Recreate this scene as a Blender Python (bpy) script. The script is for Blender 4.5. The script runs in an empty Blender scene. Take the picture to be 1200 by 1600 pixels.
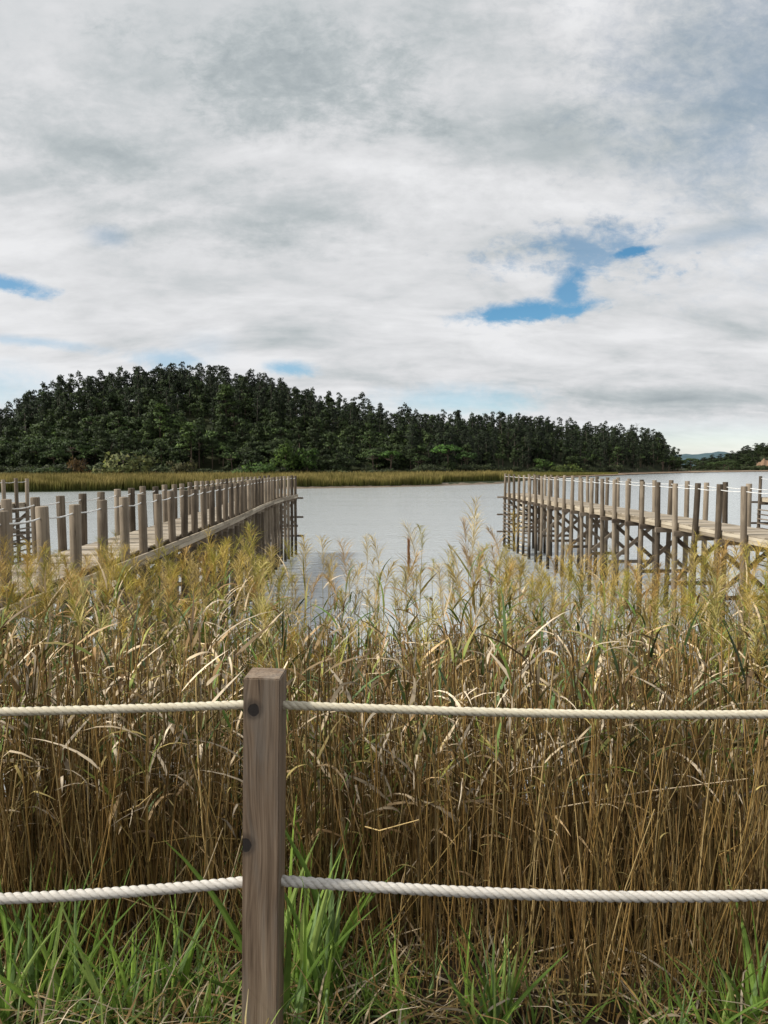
import bpy, math, random
import numpy as np
from mathutils import Vector, Matrix

R = math.radians
S = bpy.context.scene
COL = S.collection
rnd = random.Random(7)
nrg = np.random.default_rng(11)

# ------------------------------------------------------------------ camera
CAM_Z, FPX, PITCH = 1.58, 1067.0, math.atan(72 / 1067.0)
cam_d = bpy.data.cameras.new('camera')
cam_d.sensor_fit = 'VERTICAL'
cam_d.sensor_height = 36.0
cam_d.sensor_width = 27.0
cam_d.lens = 36.0 * FPX / 1600.0
cam_d.clip_start = 0.05
cam_d.clip_end = 9000
cam = bpy.data.objects.new('camera', cam_d)
COL.objects.link(cam)
cam.location = (0, 0, CAM_Z)
cam.rotation_euler = (R(90) - PITCH, 0, 0)
S.camera = cam

# ------------------------------------------------------------------ world and sun
SUN_EL, SUN_AZ = 46.0, -103.0           # azimuth measured from +Y (ahead) towards +X (right)
S.view_settings.view_transform = 'Standard'
S.view_settings.look = 'None'
S.view_settings.exposure = 0.2
S.view_settings.gamma = 1.0
S.view_settings.use_curve_mapping = False
S.render.film_transparent = False


class Nodes:
    """small helper to write node maths as expressions"""
    def __init__(self, nt):
        self.nt = nt

    def new(self, t, **kw):
        n = self.nt.nodes.new(t)
        for k, v in kw.items():
            setattr(n, k, v)
        return n

    def put(self, sock, v):
        if hasattr(v, 'is_output'):
            self.nt.links.new(v, sock)
        else:
            sock.default_value = v

    def m(self, op, a, b=0.0, c=0.0, clamp=False):
        n = self.new('ShaderNodeMath', operation=op, use_clamp=clamp)
        self.put(n.inputs[0], a)
        self.put(n.inputs[1], b)
        self.put(n.inputs[2], c)
        return n.outputs[0]

    def add(self, *a):
        r = a[0]
        for x in a[1:]:
            r = self.m('ADD', r, x)
        return r

    def mul(self, *a):
        r = a[0]
        for x in a[1:]:
            r = self.m('MULTIPLY', r, x)
        return r

    def sub(self, a, b):
        return self.m('SUBTRACT', a, b)

    def smooth(self, v, lo, hi, a=0.0, b=1.0):
        n = self.new('ShaderNodeMapRange', interpolation_type='SMOOTHSTEP')
        self.put(n.inputs['Value'], v)
        n.inputs['From Min'].default_value = lo
        n.inputs['From Max'].default_value = hi
        n.inputs['To Min'].default_value = a
        n.inputs['To Max'].default_value = b
        return n.outputs[0]

    def vec(self, x, y, z):
        n = self.new('ShaderNodeCombineXYZ')
        for i, v in enumerate((x, y, z)):
            self.put(n.inputs[i], v)
        return n.outputs[0]

    def noise(self, v, scale, detail=3.0, rough=0.5, dist=0.0, w=None):
        n = self.new('ShaderNodeTexNoise')
        if w is not None:
            n.noise_dimensions = '4D'
            n.inputs['W'].default_value = w
        if v is not None:
            self.put(n.inputs['Vector'], v)
        n.inputs['Scale'].default_value = scale
        n.inputs['Detail'].default_value = detail
        n.inputs['Roughness'].default_value = rough
        n.inputs['Distortion'].default_value = dist
        return n.outputs['Fac']

    def ramp(self, f, stops, interp='LINEAR'):
        n = self.new('ShaderNodeValToRGB')
        cr = n.color_ramp
        cr.interpolation = interp
        while len(cr.elements) < len(stops):
            cr.elements.new(0.5)
        for e, (p, c) in zip(cr.elements, stops):
            e.position = p
            e.color = (*c, 1)
        self.put(n.inputs[0], f)
        return n.outputs[0]

    def mix(self, f, a, b, blend='MIX'):
        n = self.new('ShaderNodeMix', data_type='RGBA', blend_type=blend)
        self.put(n.inputs['Factor'], f)
        for k, v in (('A', a), ('B', b)):
            s = [i for i in n.inputs if i.name == k and i.type == 'RGBA'][0]
            self.put(s, v if hasattr(v, 'is_output') else (*v, 1))
        return [o for o in n.outputs if o.type == 'RGBA'][0]

    def map(self, v, scale=(1, 1, 1), loc=(0, 0, 0)):
        n = self.new('ShaderNodeMapping')
        self.put(n.inputs['Vector'], v)
        n.inputs['Scale'].default_value = scale
        n.inputs['Location'].default_value = loc
        return n.outputs[0]


W = bpy.data.worlds.new('World')
S.world = W
W.use_nodes = True
wt = W.node_tree
wt.nodes.clear()
N = Nodes(wt)
wout = N.new('ShaderNodeOutputWorld')
sky = N.new('ShaderNodeTexSky', sky_type='NISHITA', sun_disc=False)
sky.sun_elevation = R(SUN_EL)
sky.sun_rotation = R(SUN_AZ)
sky.air_density = 1.0
sky.dust_density = 0.1
sky.ozone_density = 0.5
sky.altitude = 1500
bg_sky = N.new('ShaderNodeBackground')
bg_sky.inputs['Strength'].default_value = 0.105
hs = N.new('ShaderNodeHueSaturation')
hs.inputs['Saturation'].default_value = 1.3
hs.inputs['Hue'].default_value = 0.485
wt.links.new(sky.outputs[0], hs.inputs['Color'])
wt.links.new(hs.outputs[0], bg_sky.inputs['Color'])
gen = N.new('ShaderNodeTexCoord').outputs['Generated']
sep = N.new('ShaderNodeSeparateXYZ')
wt.links.new(gen, sep.inputs[0])
dx, dy, dz = sep.outputs
zz = N.add(N.m('MAXIMUM', dz, 0.0), 0.27)
u = N.m('DIVIDE', dx, zz)
v = N.m('DIVIDE', dy, zz)
cp = N.vec(N.mul(u, 0.62), N.mul(v, 1.15), 0.0)
# direction coordinates on a plane one unit ahead (only meaningful ahead of the viewer)
yy = N.m('MAXIMUM', dy, 0.05)
pa = N.m('DIVIDE', dx, yy)
pe = N.m('DIVIDE', dz, yy)
ahead = N.smooth(dy, 0.05, 0.3)
n1 = N.noise(cp, 1.1, 6.0, 0.52, 0.4, w=1.3)      # big cloud bodies
n2 = N.noise(cp, 4.2, 8.0, 0.56, 0.5, w=4.1)      # billows
n3 = N.noise(cp, 15.0, 6.0, 0.62, 0.2, w=7.7)       # wisps
wob1 = N.sub(N.noise(N.vec(pa, N.mul(pe, 1.9), 0.0), 8.0, 8.0, 0.66, 0.5, w=2.0), 0.5)
wob2 = N.sub(N.noise(N.vec(pa, N.mul(pe, 1.6), 3.0), 30.0, 7.0, 0.68, 0.4, w=5.0), 0.5)


def spot(px, py, wx, wy, soft=1.0, rot=0.0, wob=0.55):
    """1 in the middle of an elongated patch of sky centred on a direction, 0 outside it"""
    a0 = (px - 600) / FPX
    e0 = math.tan(math.atan((800 - py) / FPX) - PITCH)
    da = N.add(N.sub(pa, a0), N.mul(wob1, 0.06 * wob))
    de = N.add(N.sub(pe, e0), N.mul(wob1, -0.05 * wob))
    c, s = math.cos(rot), math.sin(rot)
    ra = N.add(N.mul(da, c), N.mul(de, s))
    re = N.add(N.mul(da, -s), N.mul(de, c))
    q = N.add(N.m('POWER', N.m('ABSOLUTE', N.m('DIVIDE', ra, wx / FPX)), 2.0),
              N.m('POWER', N.m('ABSOLUTE', N.m('DIVIDE', re, wy / FPX)), 2.0))
    q = N.add(N.m('SQRT', q), N.mul(wob1, 4.0 * wob), N.mul(wob2, 3.0 * wob))
    return N.smooth(q, 1.0 + 0.70 * soft, 1.0 - 0.75 * soft)


def vmax(*a):
    r = a[0]
    for x in a[1:]:
        r = N.m('MAXIMUM', r, x)
    return r


holes = vmax(spot(812, 488, 98, 15, 0.7, R(6)), N.mul(spot(884, 452, 24, 38, 0.9, R(-20)), 0.95),
             N.mul(spot(925, 390, 100, 28, 1.4, R(4), 1.4), 0.68), spot(982, 394, 42, 9, 0.8, R(9)),
             N.mul(spot(1110, 368, 130, 14, 1.8, R(14)), 0.30),
             N.mul(spot(14, 443, 60, 12, 0.8, R(-8)), 0.9), N.mul(spot(450, 577, 34, 10, 1.0), 0.85),
             N.mul(spot(262, 562, 48, 14, 1.1), 0.6), N.mul(spot(60, 535, 90, 7, 1.2, R(-6)), 0.45),
             N.mul(spot(712, 628, 100, 20, 1.3), 0.62), N.mul(spot(175, 368, 26, 12, 1.4), 0.3),
             N.mul(spot(1130, 690, 190, 22, 1.5, 0.0, 0.3), 0.40),
             N.mul(spot(8, 610, 60, 30, 1.5), 0.45), N.mul(spot(330, 545, 40, 18, 1.6), 0.2),
             N.mul(spot(1180, 120, 150, 150, 2.0, R(20), 1.0), 0.42), N.mul(spot(1200, 4, 60, 20, 1.6), 0.35))
back_holes = N.mul(N.smooth(n1, 0.40, 0.30), N.sub(1.0, ahead))
gap = N.m('MAXIMUM', N.mul(holes, ahead), N.mul(back_holes, 0.8), clamp=True)
shade = vmax(N.mul(spot(470, 128, 185, 55, 2.1, R(-3), 1.0), 0.58), N.mul(spot(280, 135, 130, 55, 2.0, 0, 0.8), 0.34),
             N.mul(spot(110, 225, 120, 45, 2.0, R(-14), 0.9), 0.34), N.mul(spot(430, 325, 190, 42, 2.0, 0, 0.9), 0.36),
             N.mul(spot(20, 290, 60, 30, 1.8), 0.3), N.mul(spot(780, 150, 160, 110, 2.0, R(-20), 1.0), 0.32),
             N.mul(spot(850, 230, 150, 40, 2.0), 0.30),
             N.mul(spot(1120, 110, 150, 150, 2.0), 0.36),
             N.mul(spot(1060, 622, 260, 20, 1.5, 0.0, 0.35), 0.50), N.mul(spot(1010, 430, 300, 90, 2.0), 0.14),
             N.mul(spot(880, 595, 240, 22, 2.0, 0, .5), 0.26))
n4 = N.noise(N.vec(N.mul(pa, 2.6), N.mul(pe, 13.0), 0.0), 1.0, 6.0, 0.56, 0.6, w=9.0)   # long low bars of cloud
low_el = N.smooth(pe, 0.62, 0.12)
body = N.add(N.mul(N.sub(n1, 0.5), 0.75), N.mul(N.sub(n2, 0.5), 1.0), N.mul(N.sub(n3, 0.5), 0.25), N.mul(N.sub(n4, 0.5), N.mul(low_el, ahead), 0.75))
lum = N.add(0.85, N.mul(body, 1.0), N.mul(N.mul(shade, ahead), -0.78))
ccol = N.ramp(lum, [(0.0, (0.20, 0.24, 0.275)), (0.30, (0.335, 0.385, 0.41)), (0.55, (0.495, 0.538, 0.555)),
                    (0.80, (0.71, 0.72, 0.735)), (1.0, (0.84, 0.845, 0.86))])
bg_c = N.new('ShaderNodeBackground')
# clouds are brighter round the veiled sun
SDIR = (math.sin(R(SUN_AZ)) * math.cos(R(SUN_EL)), math.cos(R(SUN_AZ)) * math.cos(R(SUN_EL)), math.sin(R(SUN_EL)))
dt = N.new('ShaderNodeVectorMath', operation='DOT_PRODUCT')
N.put(dt.inputs[0], gen)
dt.inputs[1].default_value = SDIR
N.put(bg_c.inputs['Strength'], N.add(0.86, N.mul(N.m('POWER', N.m('MAXIMUM', dt.outputs['Value'], 0.0), 5.0), 0.8)))
wt.links.new(ccol, bg_c.inputs['Color'])
mx = N.new('ShaderNodeMixShader')
wt.links.new(gap, mx.inputs[0])
wt.links.new(bg_c.outputs[0], mx.inputs[1])
wt.links.new(bg_sky.outputs[0], mx.inputs[2])
wt.links.new(mx.outputs[0], wout.inputs['Surface'])

sun_d = bpy.data.lights.new('sun', 'SUN')
sun_d.energy = 4.2
sun_d.angle = R(7)
sun_d.color = (1.0, 0.95, 0.86)
sun = bpy.data.objects.new('sun', sun_d)
COL.objects.link(sun)
sdir = Vector((math.sin(R(SUN_AZ)) * math.cos(R(SUN_EL)), math.cos(R(SUN_AZ)) * math.cos(R(SUN_EL)), math.sin(R(SUN_EL))))
sun.rotation_euler = sdir.to_track_quat('Z', 'Y').to_euler()
sun.location = (-30, 20, 60)


# ------------------------------------------------------------------ helpers
def gp(px, py, depth):
    """a point of the place seen in that direction at that depth (metres ahead)"""
    f = Vector((0, math.cos(PITCH), -math.sin(PITCH)))
    up = Vector((0, math.sin(PITCH), math.cos(PITCH)))
    r = f + Vector(((px - 600) / FPX, 0, 0)) + up * ((800 - py) / FPX)
    return Vector((0, 0, CAM_Z)) + r * (depth / r.y)


def zrow(py, depth):
    """height of what is seen at that picture row at that depth"""
    return CAM_Z - depth * math.tan(math.atan((py - 800) / FPX) + PITCH)


def tag(o, label, cat=None, group=None, kind=None):
    o['label'] = label
    if cat:
        o['category'] = cat
    if group:
        o['group'] = group
    if kind:
        o['kind'] = kind
    return o


def empty(name, loc=(0, 0, 0), rz=0.0):
    o = bpy.data.objects.new(name, None)
    o.empty_display_size = 0.2
    COL.objects.link(o)
    o.location = loc
    o.rotation_euler = (0, 0, rz)
    return o


def link_mesh(name, me, parent=None, loc=None, rot=None):
    o = bpy.data.objects.new(name, me)
    COL.objects.link(o)
    if parent:
        o.parent = parent
    if loc is not None:
        o.location = loc
    if rot is not None:
        o.rotation_euler = rot
    return o


def mesh_np(name, V, T, mat, C=None, smooth=False):
    V = np.asarray(V, dtype=np.float32)
    T = np.asarray(T, dtype=np.int32)
    me = bpy.data.meshes.new(name)
    me.vertices.add(len(V))
    me.vertices.foreach_set('co', V.ravel())
    me.loops.add(T.size)
    me.loops.foreach_set('vertex_index', T.ravel())
    me.polygons.add(len(T))
    k = T.shape[1]
    me.polygons.foreach_set('loop_start', np.arange(0, T.size, k, dtype=np.int32))
    if smooth:
        me.polygons.foreach_set('use_smooth', np.ones(len(T), dtype=bool))
    me.update(calc_edges=True)
    if C is not None:
        C = np.asarray(C, dtype=np.float32)
        if C.shape[1] == 6:                 # colour and the outward direction of the leaf clump
            na_ = me.attributes.new('Clump', 'FLOAT_VECTOR', 'POINT')
            na_.data.foreach_set('vector', np.ascontiguousarray(C[:, 3:]).ravel())
            C = C[:, :3]
        if C.shape[1] == 3:
            C = np.concatenate([C, np.ones((len(C), 1), np.float32)], 1)
        a = me.color_attributes.new('Col', 'FLOAT_COLOR', 'POINT')
        a.data.foreach_set('color', C.ravel())
    me.materials.append(mat)
    return me


class Bag:
    """collects triangles, to be linked as one mesh"""
    def __init__(self):
        self.V, self.T, self.C, self.n = [], [], [], 0

    def put(self, V, T, C):
        V = np.asarray(V, float)
        C = np.asarray(C, float)
        if C.ndim == 1:
            C = np.repeat(C[None, :], len(V), 0)
        self.V.append(V)
        self.T.append(np.asarray(T, int) + self.n)
        self.C.append(C)
        self.n += len(V)

    def arrays(self):
        return np.concatenate(self.V), np.concatenate(self.T), np.concatenate(self.C)

    def mesh(self, name, mat, smooth=False):
        V, T, C = self.arrays()
        return mesh_np(name, V, T, mat, C, smooth)


def box_mesh(name, sx, sy, sz, mat, bevel=0.006, wob=0.0):
    """a sawn board with eased edges, centred on its origin"""
    import bmesh
    bm = bmesh.new()
    bmesh.ops.create_cube(bm, size=1.0)
    bmesh.ops.scale(bm, vec=(sx, sy, sz), verts=bm.verts)
    if bevel:
        bmesh.ops.bevel(bm, geom=bm.edges[:], offset=bevel, segments=1, affect='EDGES')
    for q in bm.verts:
        if wob:
            q.co += Vector((rnd.uniform(-wob, wob), rnd.uniform(-wob, wob), rnd.uniform(-wob, wob)))
    me = bpy.data.meshes.new(name)
    bm.to_mesh(me)
    bm.free()
    me.materials.append(mat)
    return me


def tube_arrays(P, rad, n=6, cap=True):
    P = np.asarray(P, float)
    k = len(P)
    rad = np.broadcast_to(np.asarray(rad, float), (k,))
    d = np.gradient(P, axis=0)
    d /= np.linalg.norm(d, axis=1)[:, None] + 1e-9
    ref = np.array([0.0, 0.0, 1.0]) if abs(d[:, 2]).mean() < 0.8 else np.array([1.0, 0.0, 0.0])
    a = np.cross(d, ref)
    a /= np.linalg.norm(a, axis=1)[:, None] + 1e-9
    b = np.cross(d, a)
    th = np.arange(n) * 2 * math.pi / n
    V = (P[:, None, :] + rad[:, None, None] * (np.cos(th)[None, :, None] * a[:, None, :] + np.sin(th)[None, :, None] * b[:, None, :])).reshape(-1, 3)
    T = []
    for i in range(k - 1):
        for j in range(n):
            p, q = i * n + j, i * n + (j + 1) % n
            T += [(p, q, q + n), (p, q + n, p + n)]
    if cap:
        c0, c1 = len(V), len(V) + 1
        V = np.concatenate([V, P[:1], P[-1:]])
        for j in range(n):
            T.append((c0, (j + 1) % n, j))
            T.append((c1, (k - 1) * n + j, (k - 1) * n + (j + 1) % n))
    return V, np.array(T)


# ------------------------------------------------------------------ materials
def new_mat(name):
    m = bpy.data.materials.new(name)
    m.use_nodes = True
    nt = m.node_tree
    nt.nodes.clear()
    n = Nodes(nt)
    out = n.new('ShaderNodeOutputMaterial')
    b = n.new('ShaderNodeBsdfPrincipled')
    nt.links.new(b.outputs[0], out.inputs['Surface'])
    return m, n, b, out


def bump(n, b, h, strength, dist):
    bn = n.new('ShaderNodeBump')
    bn.inputs['Strength'].default_value = strength
    bn.inputs['Distance'].default_value = dist
    n.put(bn.inputs['Height'], h)
    n.nt.links.new(bn.outputs[0], b.inputs['Normal'])


def wood_mat(name, c_dark, c_mid, c_light, axis, wet=False, grain=1.0):
    m, n, b, out = new_mat(name)
    tc = n.new('ShaderNodeTexCoord').outputs['Object']
    oi = n.new('ShaderNodeObjectInfo')
    rv = oi.outputs['Random']
    off = n.vec(n.mul(rv, 31.0), n.mul(rv, 17.0), n.mul(rv, 53.0))
    va = n.new('ShaderNodeVectorMath', operation='ADD')
    n.put(va.inputs[0], tc)
    n.put(va.inputs[1], off)
    sc = [28.0 * grain] * 3
    sc[axis] = 1.6
    g = n.noise(n.map(va.outputs[0], sc), 1.0, 5.0, 0.6, 0.6)
    sc2 = [90.0 * grain] * 3
    sc2[axis] = 3.0
    g2 = n.noise(n.map(va.outputs[0], sc2), 1.0, 3.0, 0.6, 0.2)
    patch = n.noise(va.outputs[0], 2.2, 4.0, 0.6)
    f = n.add(n.mul(g, 0.65), n.mul(g2, 0.25), n.mul(patch, 0.35), n.mul(n.sub(rv, 0.5), 0.46), -0.12)
    c = n.ramp(f, [(0.25, c_dark), (0.5, c_mid), (0.78, c_light)])
    crack = n.smooth(g2, 0.36, 0.30)
    c = n.mix(n.mul(crack, 0.55), c, tuple(x * 0.4 for x in c_dark))
    if wet:      # weed and damp up to the high-water mark
        geo = n.new('ShaderNodeNewGeometry')
        sp = n.new('ShaderNodeSeparateXYZ')
        n.put(sp.inputs[0], geo.outputs['Position'])
        z = n.add(sp.outputs[2], n.mul(n.sub(patch, 0.5), 0.7), n.mul(n.sub(rv, 0.5), 0.5))
        w = n.smooth(z, -2.25, -2.7)
        c = n.mix(w, c, (0.012, 0.012, 0.009))
        stain = n.smooth(z, -0.3, -1.6)
        c = n.mix(n.mul(stain, 0.35), c, c_dark)
    n.put(b.inputs['Base Color'], c)
    b.inputs['Roughness'].default_value = 0.82
    b.inputs['Specular IOR Level'].default_value = 0.25
    bump(n, b, n.add(n.mul(g, 0.7), n.mul(g2, 0.5)), 0.6, 0.004)
    return m


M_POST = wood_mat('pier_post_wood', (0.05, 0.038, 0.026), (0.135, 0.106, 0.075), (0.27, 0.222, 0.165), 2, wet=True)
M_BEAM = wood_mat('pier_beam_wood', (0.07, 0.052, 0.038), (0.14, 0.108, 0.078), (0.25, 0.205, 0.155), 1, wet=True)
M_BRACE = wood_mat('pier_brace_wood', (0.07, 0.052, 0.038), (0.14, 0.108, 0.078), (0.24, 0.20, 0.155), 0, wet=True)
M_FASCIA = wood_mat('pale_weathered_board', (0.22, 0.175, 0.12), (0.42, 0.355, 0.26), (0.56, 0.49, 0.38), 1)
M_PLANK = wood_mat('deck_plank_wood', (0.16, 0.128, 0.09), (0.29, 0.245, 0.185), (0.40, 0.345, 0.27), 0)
M_SLAT = wood_mat('pale_slat_wood', (0.28, 0.23, 0.16), (0.46, 0.40, 0.30), (0.60, 0.53, 0.42), 1)


def plant_mat(name, trans=0.28, rough=0.62, vary=0.35, clump=0.0):
    m, n, b, out = new_mat(name)
    at = n.new('ShaderNodeAttribute', attribute_name='Col')
    oi = n.new('ShaderNodeObjectInfo')
    tc = n.new('ShaderNodeTexCoord').outputs['Object']
    sp = n.noise(tc, 37.0, 2.0, 0.6)
    k = n.add(1.0, n.mul(n.sub(oi.outputs['Random'], 0.5), vary), n.mul(n.sub(sp, 0.5), 0.55))
    vm = n.new('ShaderNodeVectorMath', operation='SCALE')
    n.put(vm.inputs[0], at.outputs['Color'])
    n.put(vm.inputs['Scale'], k)
    n.put(b.inputs['Base Color'], vm.outputs[0])
    b.inputs['Roughness'].default_value = rough
    b.inputs['Specular IOR Level'].default_value = 0.25
    tr = n.new('ShaderNodeBsdfTranslucent')
    n.put(tr.inputs['Color'], vm.outputs[0])
    if clump:        # leaves share the lie of their clump, so that a clump shades as one soft mass
        ca = n.new('ShaderNodeAttribute', attribute_name='Clump')
        vt = n.new('ShaderNodeVectorTransform', vector_type='NORMAL', convert_from='OBJECT', convert_to='WORLD')
        n.put(vt.inputs[0], ca.outputs['Vector'])
        ge = n.new('ShaderNodeNewGeometry')
        sa = n.new('ShaderNodeVectorMath', operation='SCALE')
        n.put(sa.inputs[0], vt.outputs[0])
        sa.inputs['Scale'].default_value = clump
        sb = n.new('ShaderNodeVectorMath', operation='SCALE')
        n.put(sb.inputs[0], ge.outputs['Normal'])
        sb.inputs['Scale'].default_value = 1.0 - clump
        ad = n.new('ShaderNodeVectorMath', operation='ADD')
        n.put(ad.inputs[0], sa.outputs[0])
        n.put(ad.inputs[1], sb.outputs[0])
        nm = n.new('ShaderNodeVectorMath', operation='NORMALIZE')
        n.put(nm.inputs[0], ad.outputs[0])
        n.nt.links.new(nm.outputs[0], b.inputs['Normal'])
    ms = n.new('ShaderNodeMixShader')
    ms.inputs[0].default_value = trans
    n.nt.links.new(b.outputs[0], ms.inputs[1])
    n.nt.links.new(tr.outputs[0], ms.inputs[2])
    n.nt.links.new(ms.outputs[0], out.inputs['Surface'])
    return m


M_REED = plant_mat('dry_reed', 0.12)
M_GRASS = plant_mat('green_blade', 0.42, 0.42)
M_LEAF = plant_mat('tree_foliage', 0.08, 0.75, 0.45, 0.72)
M_BARK = plant_mat('tree_bark', 0.0, 0.9, 0.4)
M_MARSH = plant_mat('marsh_grass', 0.25, 0.8)


def ground_mat(name, stops, scale, bstr=0.6, bd=0.05):
    m, n, b, out = new_mat(name)
    tc = n.new('ShaderNodeTexCoord').outputs['Object']
    f = n.add(n.mul(n.noise(tc, scale, 6.0, 0.65, 0.4), 0.6), n.mul(n.noise(tc, scale * 9, 4.0, 0.7), 0.4))
    n.put(b.inputs['Base Color'], n.ramp(f, stops))
    b.inputs['Roughness'].default_value = 0.95
    b.inputs['Specular IOR Level'].default_value = 0.15
    bump(n, b, f, bstr, bd)
    return m


M_SOIL = ground_mat('bank_soil', [(0.3, (0.012, 0.009, 0.006)), (0.5, (0.028, 0.02, 0.012)), (0.7, (0.065, 0.048, 0.028))], 1.6)
M_HILL = ground_mat('hill_ground', [(0.3, (0.012, 0.017, 0.007)), (0.55, (0.026, 0.032, 0.013)), (0.75, (0.06, 0.055, 0.025))], 0.06, 0.4, 0.5)
M_SAND = ground_mat('beach_sand', [(0.3, (0.14, 0.10, 0.068)), (0.55, (0.215, 0.158, 0.11)), (0.75, (0.28, 0.215, 0.155))], 0.08, 0.3, 0.1)
M_MUD = ground_mat('wet_mud', [(0.3, (0.09, 0.07, 0.05)), (0.55, (0.15, 0.12, 0.09)), (0.75, (0.2, 0.165, 0.13))], 0.2, 0.3, 0.1)
M_CLIFF = ground_mat('cliff_earth', [(0.3, (0.09, 0.06, 0.035)), (0.5, (0.19, 0.12, 0.075)), (0.75, (0.28, 0.185, 0.12))], 0.15, 0.6, 0.6)
M_FAR = ground_mat('far_hill_haze_blue', [(0.3, (0.035, 0.065, 0.075)), (0.55, (0.06, 0.10, 0.115)), (0.75, (0.09, 0.14, 0.15))], 0.012, 0.2, 1.0)  # blue of distance haze is painted into the hill colour; no air is built

# water
M_WATER, n, b, out = new_mat('river_water')
tc = n.new('ShaderNodeTexCoord').outputs['Object']
b.inputs['Base Color'].default_value = (0.37, 0.395, 0.40, 1)
b.inputs['IOR'].default_value = 3.2
b.inputs['Roughness'].default_value = 0.16
w1 = n.noise(n.map(tc, (0.9, 2.2, 1)), 1.0, 4.0, 0.6, 0.3)
w2 = n.noise(n.map(tc, (3.2, 6.5, 1)), 1.0, 3.0, 0.6, 0.2)
w3 = n.noise(n.map(tc, (0.06, 0.16, 1)), 1.0, 3.0, 0.5)
bump(n, b, n.mul(n.add(n.mul(w1, 0.30), n.mul(w2, 0.13)), n.smooth(w3, 0.25, 0.7, 0.65, 1.15)), 1.0, 0.19)

# rope
M_ROPE, n, b, out = new_mat('cream_rope_fibre')
tc = n.new('ShaderNodeTexCoord').outputs['Object']
f = n.noise(n.map(tc, (40, 220, 220)), 1.0, 4.0, 0.65)
f2 = n.noise(tc, 5.0, 3.0, 0.6)
n.put(b.inputs['Base Color'], n.mix(n.mul(f2, 0.7), n.ramp(f, [(0.25, (0.38, 0.33, 0.23)), (0.5, (0.56, 0.515, 0.40)), (0.75, (0.66, 0.62, 0.50))]), (0.36, 0.315, 0.22)))
b.inputs['Roughness'].default_value = 0.85
bump(n, b, f, 0.4, 0.002)
M_ROPE_GREY, n, b, out = new_mat('white_rope_fibre')
tc = n.new('ShaderNodeTexCoord').outputs['Object']
f = n.noise(n.map(tc, (40, 220, 220)), 1.0, 4.0, 0.65)
f2 = n.noise(tc, 6.0, 3.0, 0.6)
n.put(b.inputs['Base Color'], n.mix(n.mul(f2, 0.7), n.ramp(f, [(0.25, (0.36, 0.335, 0.30)), (0.5, (0.54, 0.52, 0.475)), (0.75, (0.66, 0.64, 0.60))]), (0.33, 0.295, 0.25)))
b.inputs['Roughness'].default_value = 0.85
bump(n, b, f, 0.4, 0.002)
M_LINE, n, b, out = new_mat('pier_rail_rope')
tc = n.new('ShaderNodeTexCoord').outputs['Object']
n.put(b.inputs['Base Color'], n.ramp(n.noise(tc, 9.0, 4.0, 0.6), [(0.3, (0.50, 0.49, 0.46)), (0.6, (0.72, 0.72, 0.70))]))
b.inputs['Roughness'].default_value = 0.8

# ------------------------------------------------------------------ the river bank, river and far shore
WATER_Z = -3.4


def bank_z(x, y):
    if y < 1.55:
        return 0.0
    t = y - 1.55
    return -0.30 * min(t, 1.2) - 0.42 * max(0.0, t - 1.2)


def build_grid(name, xs, ys, zf, mat, smooth=True):
    xs, ys = np.asarray(xs, float), np.asarray(ys, float)
    V = [(x, y, zf(x, y)) for y in ys for x in xs]
    nx = len(xs)
    Q = [(j * nx + i, j * nx + i + 1, (j + 1) * nx + i + 1, (j + 1) * nx + i) for j in range(len(ys) - 1) for i in range(nx - 1)]
    return link_mesh(name, mesh_np(name, V, Q, mat, None, smooth))


def bank_rough(x, y):
    return bank_z(x, y) + 0.035 * math.sin(3.1 * x + 1.7 * y) * math.sin(2.3 * y - 0.8 * x) + 0.02 * math.sin(7.1 * x) * math.sin(6.3 * y)


xs = np.concatenate([np.linspace(-90, -12, 14), np.linspace(-11, 11, 89), np.linspace(12, 90, 14)])
ys = np.concatenate([np.linspace(-60, -2, 10), np.linspace(-1, 13, 57)])
tag(build_grid('river_bank', xs, ys, bank_rough, M_SOIL), 'dark littered earth bank sloping down to the river under the reeds', None, None, 'structure')

wv = [(-3000, 6, WATER_Z), (4000, 6, WATER_Z), (4000, 5000, WATER_Z), (-3000, 5000, WATER_Z)]
tag(link_mesh('river_water', mesh_np('river_water', wv, [(0, 1, 2, 3)], M_WATER)), 'pale grey rippled river water reflecting the cloudy sky', None, None, 'structure')

# shoreline of the far bank: picture direction -> distance
shore_px = [(-700, 118), (-200, 122), (0, 127), (120, 132), (300, 141), (464, 150), (600, 160), (690, 172), (780, 190), (850, 262), (960, 360), (1050, 470), (1130, 560), (1250, 640), (1500, 760), (1900, 900)]


def shore_y(a):                        # a = x / y direction
    p = 600 + a * FPX
    return float(np.interp(p, [q[0] for q in shore_px], [q[1] for q in shore_px]))


marsh_px = [(-700, 62), (0, 62), (300, 62), (464, 62), (600, 70), (700, 78), (780, 105), (860, 70), (960, 30), (1050, 22), (1250, 40), (1900, 60)]


def marsh_w(a):
    p = 600 + a * FPX
    return float(np.interp(p, [q[0] for q in marsh_px], [q[1] for q in marsh_px]))


# treetop outline of the wooded hill, its crest distance, and the ground below
ridge_px = [(-700, 720), (-300, 700), (-60, 676), (0, 652), (30, 636), (70, 612), (120, 596), (180, 588), (290, 576), (340, 580), (400, 592), (470, 612), (570, 638), (640, 650), (720, 655), (800, 660), (880, 664), (960, 672), (1012, 677), (1040, 688), (1052, 708), (1064, 726), (1080, 729), (1150, 729), (1900, 729)]
TREE_H = 12.5


def crest_y(a):
    return shore_y(a) + marsh_w(a) + 105.0


def crest_z(a):
    p = 600 + a * FPX
    py = float(np.interp(p, [q[0] for q in ridge_px], [q[1] for q in ridge_px]))
    return max(-2.6, CAM_Z + (728 - py) / FPX * crest_y(a) - TREE_H)


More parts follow.
